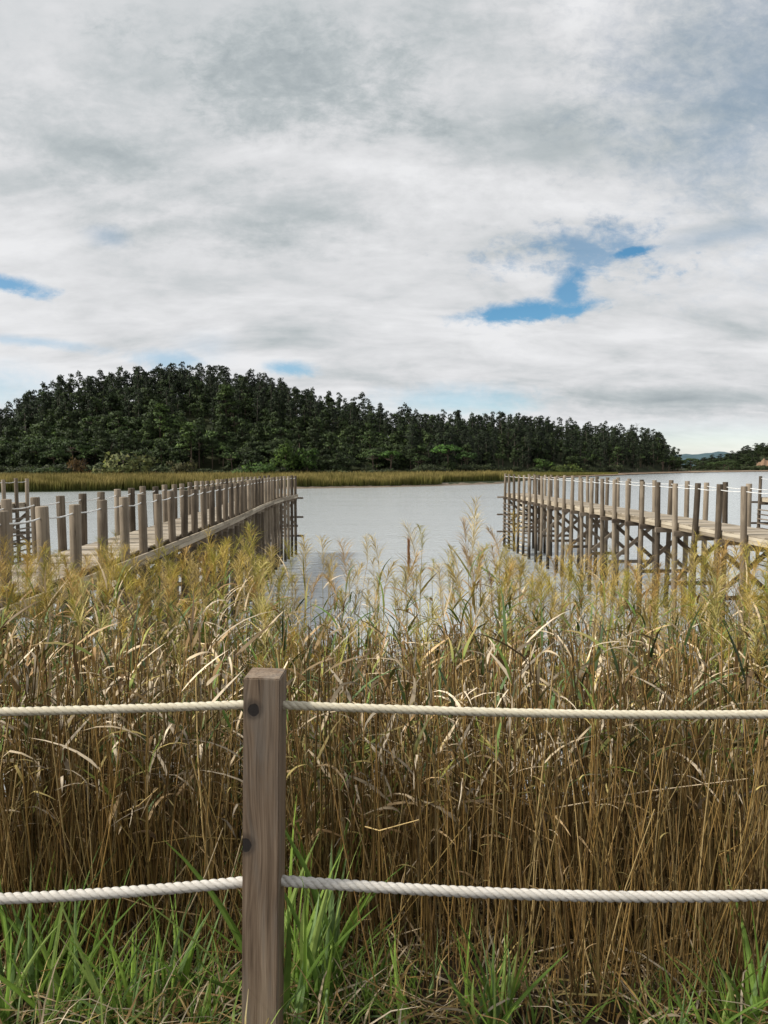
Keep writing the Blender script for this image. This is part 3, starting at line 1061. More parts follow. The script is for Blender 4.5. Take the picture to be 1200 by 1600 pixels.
def make_pier(label, x0, rz, side, y0, y1, step, top, ladder, treads, show_from=0.0, deck=0.0, outside=False, curve=((0, 0), (99, 0))):
    """a narrow timber pier; its near row of posts runs along local x = 0, the deck reaches towards side"""
    P = tag(empty('timber_pier', (x0, 0, deck), rz), label, 'pier')
    def bow(y):                            # the pier is not quite straight
        return float(np.interp(y, [q[0] for q in curve], [q[1] for q in curve]))

    pm = [post_mesh('post', 0.078, -4.5, top, 5 * k + int(step * 10)) for k in range(5)]
    nb = int(round((y1 - y0) / step))
    ysq = [y1 - i * step for i in range(nb + 1)][::-1]
    W_ = 1.5 * side
    for row, xx in enumerate((0.0, W_)):
        for i, y in enumerate(ysq):
            link_mesh('post', pm[rnd.randrange(5)], P, (xx + bow(y) + rnd.uniform(-0.012, 0.012), y + rnd.uniform(-0.03, 0.03), rnd.uniform(-0.03, 0.02)),
                      (rnd.gauss(0, 0.007), rnd.gauss(0, 0.010), rnd.uniform(0, 6.28)))
        # rail rope through the post tops, slack between posts
        pts = []
        for i in range(len(ysq) - 1):
            sag = rnd.uniform(0.018, 0.045)
            for k in range(4):
                t = k / 4
                pts.append((xx + bow(ysq[i] + step * t), ysq[i] + step * t, top - 0.13 - 4 * sag * t * (1 - t)))
        pts.append((xx + bow(ysq[-1]), ysq[-1], top - 0.13))
        V, T = tube_arrays(pts, 0.0105, 6)
        link_mesh('rail_rope', mesh_np('rail_rope', V, T, M_LINE, None, True), P)
        # two courses of edge boards
        xo = xx + (0.107 if xx == 0.0 and side > 0 else -0.107 if xx == 0.0 else (-0.107 if side > 0 else 0.107))
        if outside and xx == 0.0:
            xo = -0.107 * side * 1.02
        for lev, zc in enumerate((-0.082, -0.178)):
            per = 3
            i = -(lev * 2) % per - per
            while i < nb:
                a = ysq[max(0, i)] + (0.0 if i > 0 else -0.1)
                e = ysq[min(nb, i + per)] + (0.1 if i + per >= nb else 0.0)
                i += per
                if e - a < 0.2:
                    continue
                o = board_between('edge_board', (xo + bow(a), a + 0.004, zc + rnd.uniform(-0.003, 0.003)), (xo + bow(e) + rnd.uniform(-0.004, 0.004), e - 0.004, zc), 0.092, 0.048, M_FASCIA_X, P)
    # deck planks
    k = int((y1 + 0.1 - y0 + 0.1) / 0.1445)
    merged = Bag()
    for i in range(k):
        y = y1 + 0.06 - i * 0.1445
        if i < 300 and y > show_from:
            link_mesh('plank', PLANKS[rnd.randrange(4)], P, (W_ / 2 + bow(y) + rnd.uniform(-0.008, 0.008), y, -0.017 + rnd.uniform(-0.003, 0.003)), (rnd.uniform(-0.004, 0.004), 0, rnd.uniform(-0.006, 0.006)))
        else:
            me = PLANKS[0]
            V = np.array([q.co[:] for q in me.vertices]) + np.array([W_ / 2 + bow(y), y, -0.017])
            T = []
            for f_ in me.polygons:
                vs = list(f_.vertices)
                T += [(vs[0], vs[j], vs[j + 1]) for j in range(1, len(vs) - 1)]
            merged.put(V, T, np.array((0.4, 0.35, 0.27)))
    if merged.n:
        o = link_mesh('decking', merged.mesh('decking', M_PLANK), P)
        o['kind'] = 'stuff'
    # bents
    xa, xb = (-0.13, 1.63) if side > 0 else (-1.60, 0.10)
    for i, y in enumerate(ysq):
        o_ = bow(y)
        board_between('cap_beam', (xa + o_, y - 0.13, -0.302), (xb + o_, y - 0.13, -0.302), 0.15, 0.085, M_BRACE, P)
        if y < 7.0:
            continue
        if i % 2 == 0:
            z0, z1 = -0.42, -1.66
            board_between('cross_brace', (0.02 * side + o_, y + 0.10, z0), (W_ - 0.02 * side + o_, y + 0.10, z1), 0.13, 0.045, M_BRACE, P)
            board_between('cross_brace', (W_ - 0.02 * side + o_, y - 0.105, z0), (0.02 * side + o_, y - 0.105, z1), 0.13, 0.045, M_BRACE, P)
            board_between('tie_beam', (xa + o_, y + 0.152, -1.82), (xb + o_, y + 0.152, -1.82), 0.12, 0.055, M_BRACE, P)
    # fender beams across the outer end
    e0, e1 = (-0.45, 1.9) if side > 0 else (-1.9, 0.42)
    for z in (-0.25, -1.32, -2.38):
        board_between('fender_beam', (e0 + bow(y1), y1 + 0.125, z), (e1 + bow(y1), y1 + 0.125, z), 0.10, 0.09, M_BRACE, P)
    if ladder:
        z = -0.62
        while z > -3.5:
            board_between('ladder_rung', (-0.10 * side, y1 - 2.2 * step, z), (-0.10 * side, y1 + 0.0, z), 0.06, 0.04, M_BRACE, P)
            z -= 0.23
    if treads:
        z = -0.42
        a, e = y1 - 3.95 * step, y1 - 3.05 * step
        while z > -3.4:
            me = bpy.data.meshes.get('step_tread') or box_mesh('step_tread', 0.26, e - a - 0.02, 0.05, M_SLAT, 0.005)
            link_mesh('step_tread', me, P, (0.16 * side, (a + e) / 2, z), (0, 0.10 * side, 0))
            z -= 0.235
    return P


# boards seen from the side are built along local X and turned, so their grain runs along X
M_FASCIA_X = wood_mat('pale_edge_board', (0.16, 0.128, 0.088), (0.33, 0.275, 0.20), (0.46, 0.40, 0.305), 0)
make_pier('long grey timber pier with closely set posts, left of the open water', -4.26, 0.014, -1, 2.3, 38.2, 0.95, 1.02, False, False, 0.0, 0.03, True,
          ((0, 0), (12, 0), (18, -0.08), (23, -0.23), (28, -0.45), (32, -0.52), (35, -0.43), (38.3, -0.15)))
make_pier('long timber pier with cross braced posts and pale edge boards, right of the open water', 9.63, 0.0515, 1, 2.0, 42.2, 1.163, 1.19, True, True, 0.0, -0.10)
make_pier('short timber pier with ladder rungs, partly cut off beyond the left pier', -15.05, 0.014, -1, 3.0, 29.6, 0.95, 1.05, True, False, 20.0)
make_pier('timber pier with steps seen behind the right pier at the edge', 19.0, 0.0, 1, 3.0, 34.5, 1.163, 1.09, True, True, 24.0)


# ------------------------------------------------------------------ the rope fence in front
def post_wood():
    """grey brown planed post with long grain that runs round two dark knots"""
    m, n, b, out = new_mat('fence_post_wood')
    tc = n.new('ShaderNodeTexCoord').outputs['Object']
    sp = n.new('ShaderNodeSeparateXYZ')
    n.put(sp.inputs[0], tc)
    x, y, z = sp.outputs
    knots = [(-0.020, 1.16 - 0.083, 0.0155), (-0.039, 1.16 - 0.443, 0.017)]
    shift = None
    kn = None
    for kx, kz, kr in knots:
        ax, az = n.sub(x, kx), n.sub(z, kz)
        q = n.m('SQRT', n.add(n.m('POWER', ax, 2.0), n.m('POWER', n.mul(az, 0.88), 2.0)))
        rr = n.m('DIVIDE', n.m('SQRT', n.add(n.m('POWER', ax, 2.0), n.m('POWER', n.mul(az, 0.33), 2.0))), 0.034)
        infl = n.m('POWER', 2.718, n.mul(n.m('POWER', rr, 2.0), -1.0))
        s1 = n.mul(ax, infl, -0.72)
        shift = s1 if shift is None else n.add(shift, s1)
        qn = n.add(q, n.mul(n.sub(n.noise(tc, 90.0, 3.0), 0.5), 0.006))
        k1 = n.smooth(qn, kr * 1.12, kr * 0.86)
        ring = n.mul(n.smooth(qn, kr * 2.0, kr * 1.1), 0.5)
        k1 = n.m('MAXIMUM', k1, ring)
        kn = k1 if kn is None else n.m('MAXIMUM', kn, k1)
    front = n.smooth(y, -0.02, -0.035)
    kn = n.mul(kn, front)
    gx = n.add(x, n.mul(shift, front), n.mul(n.sub(n.noise(n.map(tc, (3, 3, 2.2)), 1.0, 2.0), 0.5), 0.022))
    gv = n.vec(gx, y, n.mul(z, 0.035))
    g1 = n.noise(gv, 55.0, 4.0, 0.6, 0.8)
    g2 = n.noise(n.vec(gx, y, n.mul(z, 0.02)), 230.0, 3.0, 0.6)
    big = n.noise(n.map(tc, (9, 9, 1.5)), 1.0, 3.0, 0.6)
    f = n.add(n.mul(g1, 0.62), n.mul(g2, 0.5), n.mul(big, 0.35), -0.24)
    c = n.ramp(f, [(0.26, (0.058, 0.038, 0.023)), (0.46, (0.168, 0.119, 0.080)), (0.72, (0.31, 0.238, 0.168))])
    grey = n.noise(n.map(tc, (12, 12, 2.0)), 1.0, 4.0, 0.6, 1.0)
    c = n.mix(n.mul(n.smooth(grey, 0.45, 0.62), 0.45), c, (0.165, 0.15, 0.13))
    tb = n.noise(n.map(tc, (40, 40, 5.0)), 1.0, 3.0, 0.6)
    c = n.mix(n.mul(n.smooth(g2, 0.36, 0.28), 0.6), c, (0.045, 0.036, 0.03))
    c = n.mix(kn, c, (0.022, 0.018, 0.016))
    n.put(b.inputs['Base Color'], c)
    b.inputs['Roughness'].default_value = 0.75
    b.inputs['Specular IOR Level'].default_value = 0.3
    bump(n, b, n.add(n.mul(g1, 0.6), n.mul(g2, 0.6), n.mul(kn, -0.7)), 0.55, 0.0022)
    return m


M_FPOST = post_wood()
FD, FW, FH = 1.712, 0.095, 1.16           # depth of the fence, post width, post height (below ground by 5 cm)


def fence_post_mesh():
    import bmesh
    bm = bmesh.new()
    bmesh.ops.create_cube(bm, size=1.0)
    bmesh.ops.scale(bm, vec=(FW, FW, FH), verts=bm.verts)
    bmesh.ops.translate(bm, vec=(0, 0, FH / 2), verts=bm.verts)
    bmesh.ops.bevel(bm, geom=bm.edges[:], offset=0.0028, segments=2, affect='EDGES')
    me = bpy.data.meshes.new('fence_post')
    bm.to_mesh(me)
    bm.free()
    me.materials.append(M_FPOST)
    return me


F = tag(empty('rope_fence', (0, FD, 0)), 'low fence of square grey posts joined by two thick white ropes', 'fence')
fpm = fence_post_mesh()
TOPZ = zrow(1060, FD)       # top of the front edge
PX0 = (405.5 - 600) / FPX * (FD + FW / 2)
POSTS = [(PX0 - 1.96, 0.0), (PX0, R(1.1)), (PX0 + 1.96, 0.0)]
for i, (x, tilt) in enumerate(POSTS):
    o = link_mesh('fence_post', fpm, F, (x - (0.012 if tilt else 0), FW / 2, TOPZ - FH), (0, tilt, R(-2.5)))


def rope_mesh(name, pts, rad, pitch, mat, fit=0.5):
    """three strands laid round each other along the polyline"""
    P = np.array(pts, float)
    seg = np.linalg.norm(np.diff(P, axis=0), axis=1)
    s = np.concatenate([[0], np.cumsum(seg)])
    n = int(s[-1] / (pitch / 14))
    ss = np.linspace(0, s[-1], n)
    Q = np.stack([np.interp(ss, s, P[:, i]) for i in range(3)], 1)
    d = unit(np.gradient(Q, axis=0))
    a = unit(np.cross(d, np.array([0, 0, 1.0])))
    b_ = np.cross(a, d)
    V, T, k = [], [], 0
    for j in range(3):
        ph = -ss / pitch * 2 * math.pi + j * 2 * math.pi / 3
        off = rad * fit
        H = Q + off * (np.cos(ph)[:, None] * a + np.sin(ph)[:, None] * b_)
        v_, t_ = tube_arrays(H, rad * (1.045 - fit) * (1 + 0.03 * np.sin(ss * 40 + j)), 8)
        V.append(v_)
        T.append(t_ + k)
        k += len(v_)
    return mesh_np(name, np.concatenate(V), np.concatenate(T), mat, None, True)


def rope_line(zk):
    """zk: heights at the posts and the sag of each span; passes through every post"""
    pts = []
    for (xa, za), (xb, zb), sag in zk:
        for i in range(40):
            t = i / 40
            pts.append((xa + (xb - xa) * t, FW / 2 + 0.002 * math.sin(9 * t), za + (zb - za) * t - 4 * sag * t * (1 - t)))
    pts.append((zk[-1][1][0], FW / 2, zk[-1][1][1]))
    return pts


def zr(py):
    return zrow(py, FD + FW / 2)


pa_, pb_, pc_ = POSTS[0][0], POSTS[1][0], POSTS[2][0]
up = rope_line([((pa_, zr(1104)), (pb_, zr(1100)), 0.020), ((pb_, zr(1100)), (pc_, zr(1108)), 0.021)])
lo = rope_line([((pa_, zr(1376)), (pb_, zr(1375)), 0.055), ((pb_, zr(1374)), (pc_, zr(1382)), 0.040)])
link_mesh('rope', rope_mesh('rope', up, 0.0116, 0.062, M_ROPE, 0.42), F)['label'] = 'cream upper rope'
link_mesh('rope', rope_mesh('rope', lo, 0.0142, 0.072, M_ROPE_GREY, 0.49), F)['label'] = 'thicker white lower rope'
# ------------------------------------------------------------------ reeds
def ribbon(P, w, side):
    P = np.asarray(P, float)
    w = np.asarray(w, float)[:, None]
    V = np.concatenate([P - side * w / 2, P + side * w / 2])
    k = len(P)
    T = []
    for i in range(k - 1):
        T += [(i, i + 1, k + i + 1), (i, k + i + 1, k + i)]
    return V, np.array(T)


def leaf_arrays(rg, p, az, L, w, e0, droop, col, segs=5, kink=0.0, tipcol=None):
    pts = [np.array(p, float)]
    for i in range(segs):
        t = (i + 0.5) / segs
        an = e0 - droop * t ** 1.3 - (kink if t > 0.45 else 0.0)
        azt = az + 0.25 * math.sin(3 * t + az)
        pts.append(pts[-1] + L / segs * np.array([math.cos(an) * math.cos(azt), math.cos(an) * math.sin(azt), math.sin(an)]))
    P = np.array(pts)
    ts = np.linspace(0, 1, segs + 1)
    prof = np.minimum(1.0, 0.35 + 3.2 * ts) * np.clip(1 - ts, 0, 1) ** 0.75
    tw = rg.uniform(-0.9, 0.9)
    ph = np.array([-math.sin(az), math.cos(az), 0.0])
    tang = unit(np.gradient(P, axis=0))
    up = np.cross(tang, ph)
    ang = tw * (0.4 + ts)[:, None]
    side = np.cos(ang) * ph + np.sin(ang) * up
    V, T = ribbon(P, w * prof + 0.0006, side)
    c = np.array(col) if tipcol is None else np.array(col)[None, :] * (1 - ts[:, None]) + np.array(tipcol)[None, :] * ts[:, None]
    if tipcol is not None:
        c = np.concatenate([c, c])
    return V, T, c


def plume_arrays(rg, p, L, nod_az, nod, nb, col, dense=1.0, wid=0.0027):
    """feathery seed head: a fine axis with many drooping hair-thin branches"""
    bag = Bag()
    k = 6
    t = np.linspace(0, 1, k)
    nd = np.array([math.cos(nod_az), math.sin(nod_az), 0])
    ax = np.array(p) + L * (t[:, None] * np.array([0, 0, 1.0]) * (1 - 0.12 * nod * t[:, None]) + nod * 0.45 * (t[:, None] ** 2) * nd)
    V, T = tube_arrays(ax, np.linspace(0.0017, 0.0007, k), 3, False)
    bag.put(V, T, np.array(col) * 0.85)
    m = nb
    tb = rg.random(m) ** 0.9
    st = np.stack([np.interp(tb, t, ax[:, i]) for i in range(3)], 1)
    az = rg.uniform(0, 6.28, m)
    ln = L * (0.14 + 0.37 * np.sin(np.pi * np.clip(0.12 + 0.80 * tb, 0, 1)) ** 1.1) * rg.uniform(0.55, 1.1, m) * dense
    el = rg.uniform(0.75, 1.25, m)
    rad = np.stack([np.cos(az), np.sin(az), np.zeros(m)], 1) * 0.85 + nd * nod * 0.55
    rad = unit(rad)
    mid = st + ln[:, None] * 0.55 * (rad * np.cos(el)[:, None] + np.array([0, 0, 1.0]) * np.sin(el)[:, None])
    e2 = el - rg.uniform(0.2, 0.9, m)
    end = mid + ln[:, None] * 0.5 * (rad * np.cos(e2)[:, None] + np.array([0, 0, 1.0]) * np.sin(e2)[:, None])
    sd = unit(np.cross(mid - st, rg.normal(size=(m, 3))))
    w = wid * rg.uniform(0.6, 1.3, (m, 1))
    V = np.stack([st - sd * w * 0.3, st + sd * w * 0.3, mid - sd * w * 0.6, mid + sd * w * 0.6, end], 1).reshape(-1, 3)
    b = np.arange(m)[:, None] * 5
    T = np.concatenate([b + np.array([0, 1, 3]), b + np.array([0, 3, 2]), b + np.array([2, 3, 4])])
    C = np.array(col)[None, :] * rg.uniform(0.6, 1.3, (m, 1))
    bag.put(V, T, np.repeat(C, 5, 0))
    return bag.arrays()


STEM_C = [(0.40, 0.26, 0.09), (0.32, 0.20, 0.065), (0.25, 0.15, 0.052), (0.47, 0.34, 0.15), (0.25, 0.175, 0.06)]
DRY_C = [(0.58, 0.46, 0.30), (0.46, 0.32, 0.165), (0.64, 0.53, 0.38), (0.32, 0.20, 0.09), (0.42, 0.33, 0.12)]
GRN_C = [(0.10, 0.17, 0.028), (0.14, 0.20, 0.036), (0.11, 0.17, 0.06), (0.19, 0.23, 0.045), (0.24, 0.24, 0.055)]
PLM_C = [(0.48, 0.345, 0.075), (0.37, 0.295, 0.05), (0.54, 0.41, 0.16), (0.29, 0.26, 0.045), (0.44, 0.28, 0.09)]


def reed_proto(seed, H, plume, nleaf, green, segs=7, nb=80, dense=1.0, plm=None, leafL=(0.22, 0.42), stem_r=0.0036, leafw=(0.010, 0.021), low=0.25):
    rg = np.random.default_rng(seed)
    z = np.linspace(0, 1, segs)
    baz = rg.uniform(0, 6.28)
    bend = rg.normal(0, 0.045) * H
    wob = rg.normal(0, 0.006, segs).cumsum()
    X = np.stack([np.cos(baz) * bend * z ** 2 + wob, np.sin(baz) * bend * z ** 2 + wob[::-1] * 0.5 - wob[-1] * 0.5, z * H], 1)
    X -= X[0]
    st = STEM_C[rg.integers(5)] if green < 0.7 else (0.17, 0.17, 0.05)
    V, T = tube_arrays(X, np.linspace(stem_r, stem_r * 0.58, segs), 4, False)
    top = (0.24, 0.21, 0.065) if (plume and rg.random() < 0.5) else st
    cz = np.repeat(np.array(st)[None, :] * (1 - z[:, None] ** 2) + np.array(top)[None, :] * z[:, None] ** 2, 4, 0)
    out = {'stem': (V, T, cz), 'leaf': [], 'plume': None}
    for i in range(nleaf):
        t = low + (0.97 - low) * (i + rg.random()) / max(nleaf, 1)
        p = [np.interp(t, z, X[:, j]) for j in range(3)]
        gr = rg.random() < green
        col = GRN_C[rg.integers(5)] if gr else DRY_C[rg.integers(5)]
        dry = not gr
        L = rg.uniform(*leafL) * (1.0 if t > 0.4 else 0.7)
        out['leaf'].append(leaf_arrays(rg, p, rg.uniform(0, 6.28), L, rg.uniform(*leafw), rg.uniform(0.75, 1.3), rg.uniform(0.3, 1.2) if gr else rg.uniform(0.4, 2.0),
                                       col, 5, rg.uniform(0.4, 1.6) if dry and rg.random() < 0.35 else 0.0, DRY_C[3] if (gr and rg.random() < 0.4) else None))
    if plume:
        out['plume'] = plume_arrays(rg, X[-1], rg.uniform(0.20, 0.44), rg.uniform(0, 6.28), rg.uniform(0.1, 0.9), nb, plm if plm is not None else PLM_C[rg.integers(5)], dense)
    return out


def flat_reed(pr):
    b = Bag()
    b.put(*pr['stem'])
    for l in pr['leaf']:
        b.put(*l)
    if pr['plume'] is not None:
        b.put(*pr['plume'])
    return b.arrays()


# kinds of reed: height when grown, and its variants
TALL = [reed_proto(1000 + i, 2.5, True, 8, 0.40, low=0.45, nb=66 + 6 * (i % 5), plm=PLM_C[i % 5], leafL=(0.22, 0.50), leafw=(0.014, 0.034)) for i in range(15)]
MIDB = [reed_proto(1100 + i, 1.7, False, 1 + i % 3, 0.16, low=0.3, leafL=(0.12, 0.30), leafw=(0.009, 0.020), stem_r=0.0046) for i in range(12)]
GRNR = [reed_proto(1200 + i, 1.7, i % 3 == 0, 8, 0.9, low=0.45, plm=(0.42, 0.36, 0.12), leafL=(0.18, 0.36)) for i in range(8)]
HT = {'tall': 2.5 + 0.33, 'mid': 1.7, 'green': 1.75}
M_TALL = [flat_reed(reed_proto(2000 + i, 2.5, True, 9, 0.42, segs=5, low=0.42, nb=54 + 5 * (i % 5), leafL=(0.2, 0.48), leafw=(0.012, 0.032))) for i in range(18)]
M_MID = [flat_reed(reed_proto(2100 + i, 1.7, False, (0, 1, 5, 1, 7, 3)[i % 6], 0.34 if i % 6 in (2, 4) else 0.16, segs=5, low=0.55 if i % 6 in (2, 4) else 0.3, leafL=(0.12, 0.36), stem_r=0.0036 + 0.0004 * (i % 5), leafw=(0.010, 0.026))) for i in range(24)]
M_THIN = [flat_reed(reed_proto(2200 + i, 1.3, False, 1 if i % 4 == 0 else 0, 0.1, segs=4, low=0.1, leafL=(0.06, 0.18), stem_r=0.0022 + 0.0003 * (i % 5), leafw=(0.005, 0.012))) for i in range(12)]
M_GRN = [flat_reed(reed_proto(2300 + i, 1.7, i % 3 == 0, 6, 0.85, segs=5, low=0.45, leafL=(0.16, 0.32))) for i in range(8)]
MASS = {'tall': M_TALL, 'mid': M_MID, 'green': M_GRN, 'thin': M_THIN}
HT['thin'] = 1.3


def top_row(px):
    """how high the belt of plumes reaches in that direction (picture rows at full height)"""
    return float(np.interp(px, [-300, 0, 120, 260, 400, 455, 500, 560, 640, 740, 775, 830, 900, 1010, 1090, 1200, 1500],
                           [862, 862, 866, 855, 842, 885, 920, 940, 930, 920, 885, 845, 875, 880, 862, 855, 855]))


def hollow(x, d):
    """uneven growth: low where the stand is thin"""
    return 0.5 + 0.27 * math.sin(2.9 * x + 1.3 * math.sin(2.1 * d)) + 0.23 * math.sin(5.3 * x - 1.9 * d + 0.7)


plants = []                                # (kind, x, y, ground z, scale, yaw, tilt x, tilt y)


def grow(kind, px, d, row, spread=0.07):
    x = (px - 600) / FPX * d
    if kind in ('mid', 'thin') and rnd.random() > 0.12 + 1.15 * hollow(x, d):
        return
    g = bank_z(x, d) - 0.03
    zt = zrow(row, d)
    h = zt - g
    if h < 0.3:
        return
    plants.append((kind, x, d, g, h / HT[kind], rnd.random() * 6.28, rnd.gauss(0, spread), rnd.gauss(0, spread)))


for i in range(1850):                      # the belt of tall plumed reeds
    px = rnd.uniform(-330, 1530)
    mid = 450 < px < 790
    if mid and rnd.random() < 0.45:
        continue
    d = rnd.uniform(4.2, 8.2) if not mid else rnd.uniform(3.9, 6.5)
    row = top_row(px) + abs(rnd.gauss(0, 110)) + rnd.uniform(-40, 60) + (8.2 - d) * 5
    if mid:
        row = top_row(px) + rnd.uniform(-70, 150)
    if hollow((px - 600) / FPX * d, d) < rnd.random() * 0.95 - 0.05:
        continue
    grow('tall', px, d, min(row, 1120), 0.05)
for px, row in ((480, 862), (520, 880), (556, 872), (575, 838), (610, 905), (642, 806), (655, 890), (690, 860), (702, 838), (724, 838), (737, 800), (752, 850), (762, 848), (560, 920), (595, 950), (672, 930), (800, 862), (815, 868), (843, 872), (450, 910), (430, 880), (405, 812), (395, 840), (415, 850), (385, 850), (320, 845), (335, 835), (300, 860), (1082, 838), (1100, 845), (1010, 885), (960, 880), (925, 860), (985, 900), (1145, 860), (1160, 850), (140, 840), (105, 872)):
    grow('tall', px, rnd.uniform(4.4, 6.2), row, 0.02)
SPECIAL = len(plants)
for i in range(210):                       # the full stand below the right pier
    px = rnd.uniform(775, 1500)
    grow('tall', px, rnd.uniform(4.4, 7.8), top_row(px) + rnd.uniform(-15, 120), 0.05)
for i in range(120):                        # and by the end of the left pier
    px = rnd.uniform(-100, 450)
    grow('tall', px, rnd.uniform(4.4, 7.0), top_row(px) + rnd.uniform(-15, 60), 0.05)
for i in range(5200):                      # barer stems below the plumes
    px = rnd.uniform(-330, 1530)
    d = 2.35 + 4.2 * rnd.random() ** 1.4
    row = max(top_row(px) + 70, 960) + abs(rnd.gauss(0, 80)) + 20
    grow('mid', px, d, min(row, 1200), 0.075)
for i in range(1300):                      # the leafy stand before the open water
    grow('mid', rnd.uniform(440, 810), rnd.uniform(3.6, 6.0), 985 + abs(rnd.gauss(0, 55)), 0.08)
for i in range(6200):                      # fine stems and straw near the front
    px = rnd.uniform(-330, 1530)
    d = (1.97 if px > 600 else 2.18) + 2.4 * rnd.random() ** 1.3
    grow('thin', px, d, rnd.uniform(1040, 1400) if rnd.random() < 0.8 else rnd.uniform(1300, 1560), 0.15)
for i in range(520):
    px = rnd.choice([rnd.uniform(-300, 420), rnd.uniform(400, 560), rnd.uniform(790, 1500), rnd.uniform(1080, 1250)])
    d = rnd.uniform(2.8, 6.0)
    grow('green', px, d, rnd.uniform(960, 1260) if d < 4.5 else rnd.uniform(930, 1100), 0.12)

# the ones that show largest stand as things of their own
def shown(p):
    kind, x, d, g, s, *_ = p
    px = 600 + x / d * FPX
    if not (-20 < px < 1220) or kind == 'thin':
        return 0.0
    return HT[kind] * s / d * (1.25 if kind != 'mid' else 1.0)


order = sorted(range(len(plants)), key=lambda i: -shown(plants[i]))
solo = set(order[:225]) | set(range(SPECIAL - 38, SPECIAL))
REED_MESH = {}


def reed_meshes(pr, key):
    if key not in REED_MESH:
        st = mesh_np('stem', *pr['stem'][:2], M_REED, pr['stem'][2], True)
        lv = []
        for (V, T, C) in pr['leaf']:
            C = np.repeat(C[None, :], len(V), 0) if C.ndim == 1 else C
            lv.append(mesh_np('leaf', V, T, M_REED, C, True))
        pl = mesh_np('plume', *pr['plume'][:2], M_REED, pr['plume'][2]) if pr['plume'] is not None else None
        REED_MESH[key] = (st, lv, pl)
    return REED_MESH[key]


def stand_reed(pr, key, x, y, z, s, yaw, tx, ty, label, group=None):
    st, lv, pl = reed_meshes(pr, key)
    o = empty('reed', (x, y, z))
    o.rotation_euler = (tx, ty, yaw)
    o.scale = (s ** 0.5, s ** 0.5, s) if s > 1.25 or s < 0.75 else (s, s, s)
    tag(o, label, 'reed', group)
    link_mesh('stem', st, o)
    for l in lv:
        link_mesh('leaf', l, o)
    if pl:
        link_mesh('plume', pl, o)
    return o


TONE = ['golden', 'olive gold', 'pale straw', 'greenish', 'reddish tan']
PLACE = [(150, 'left pier near end'), (300, 'left pier middle'), (455, 'left pier far end'), (620, 'open water left half'),
         (790, 'open water right half'), (920, 'right pier far end'), (1060, 'right pier middle'), (9999, 'right pier near end')]
ROWP = [(200, 'far left'), (400, 'left of the post'), (520, 'right of the post'), (680, 'left half of right rope'), (860, 'middle of right rope'), (1030, 'right half of right rope'), (9999, 'far right')]


def reed_label(kind, k, x, d):
    px = 600 + x / d * FPX
    if kind == 'tall':
        w = next(t for q, t in PLACE if px < q)
        far_ = 'front row' if d < 4.9 else 'back row'
        return f'tall {TONE[k % 5]} plumed reed, {far_}, before the {w}', f'{TONE[k % 5]} plumed reeds, {far_}, {w}'
    w = next(t for q, t in ROWP if px < q)
    if kind == 'mid':
        n_ = ('a single leaf', 'two leaves', 'three leaves')[k % 3]
        f_ = 'near the fence' if d < 2.75 else 'farther back'
        return f'bare tan reed with {n_}, {f_}, {w}', f'bare reeds with {n_} {f_} {w}'
    f_ = 'close to the fence' if d < 3.4 else 'farther back'
    return f'reed with long green leaves, {f_}, {w}', f'green leafed reeds {f_} {w}'


bed = Bag()
for i, p in enumerate(plants):
    kind, x, d, g, s, yaw, tx, ty = p
    if i in solo:
        lib = {'tall': TALL, 'mid': MIDB, 'green': GRNR}[kind]
        k = rnd.randrange(len(lib))
        stand_reed(lib[k], (kind, k), x, d, g, s, yaw, tx, ty, *reed_label(kind, k, x, d))
        continue
    V, T, C = MASS[kind][rnd.randrange(len(MASS[kind]))]
    c, sn = math.cos(yaw), math.sin(yaw)
    sx = s if 0.75 < s < 1.25 else s ** 0.5
    q = np.stack([(V[:, 0] * c - V[:, 1] * sn) * sx, (V[:, 0] * sn + V[:, 1] * c) * sx, V[:, 2] * s], 1)
    q[:, 0] += q[:, 2] * ty + x
    q[:, 1] += -q[:, 2] * tx + d
    q[:, 2] += g
    bed.put(q, T, C * ((0.5 + 0.62 * rnd.random()) if kind == 'tall' else (0.24 + 0.95 * rnd.random() ** 1.6)))

# snapped stems and straw lying criss-cross
for i in range(650):
    d = rnd.uniform(2.25, 4.2)
    px = rnd.uniform(-330, 1530)
    x = (px - 600) / FPX * d
    g = bank_z(x, d)
    L = rnd.uniform(0.25, 0.8)
    el = rnd.choice([rnd.uniform(0.1, 0.5), rnd.uniform(0.5, 1.2)])
    az = rnd.uniform(0, 6.28)
    p0 = np.array([x, d, g + abs(rnd.gauss(0, 0.35))])
    dr = np.array([math.cos(az) * math.cos(el), 0.5 * math.sin(az) * math.cos(el), math.sin(el)])
    if (p0 + dr * L)[2] > zrow(1010, (p0 + dr * L)[1]):
        continue
    mid = p0 + dr * L * 0.5 + np.array([rnd.gauss(0, 0.02), 0, rnd.gauss(0, 0.02)])
    V, T = tube_arrays(np.array([p0, mid, p0 + dr * L]), [0.0028, 0.0024, 0.0014], 4, False)
    bed.put(V, T, np.array(rnd.choice(STEM_C + DRY_C[:2])) * rnd.uniform(0.7, 1.2))
tag(link_mesh('reed_bed', bed.mesh('reed_bed', M_REED)), 'thick golden brown reed bed between the rope fence and the water', 'reeds', None, 'stuff')

# the reed with the dense brown spike in the middle of the water view, and its pale neighbours
def place_special(px, row, d, pr, key, label):
    g = bank_z(0, d) - 0.03
    zt = zrow(row, d)
    top = max(pr['stem'][0][:, 2].max(), pr['plume'][0][:, 2].max() if pr['plume'] is not None else 0)
    tip = pr['stem'][0][-4:].mean(0)
    s = (zt - g) / top
    off = (tip[0] * math.cos(1.0) - tip[1] * math.sin(1.0)) * (s ** 0.5 if s > 1.25 or s < 0.75 else s)
    stand_reed(pr, key, (px - 600) / FPX * d - off, d, g, s, 1.0, 0.0, 0.0, label)


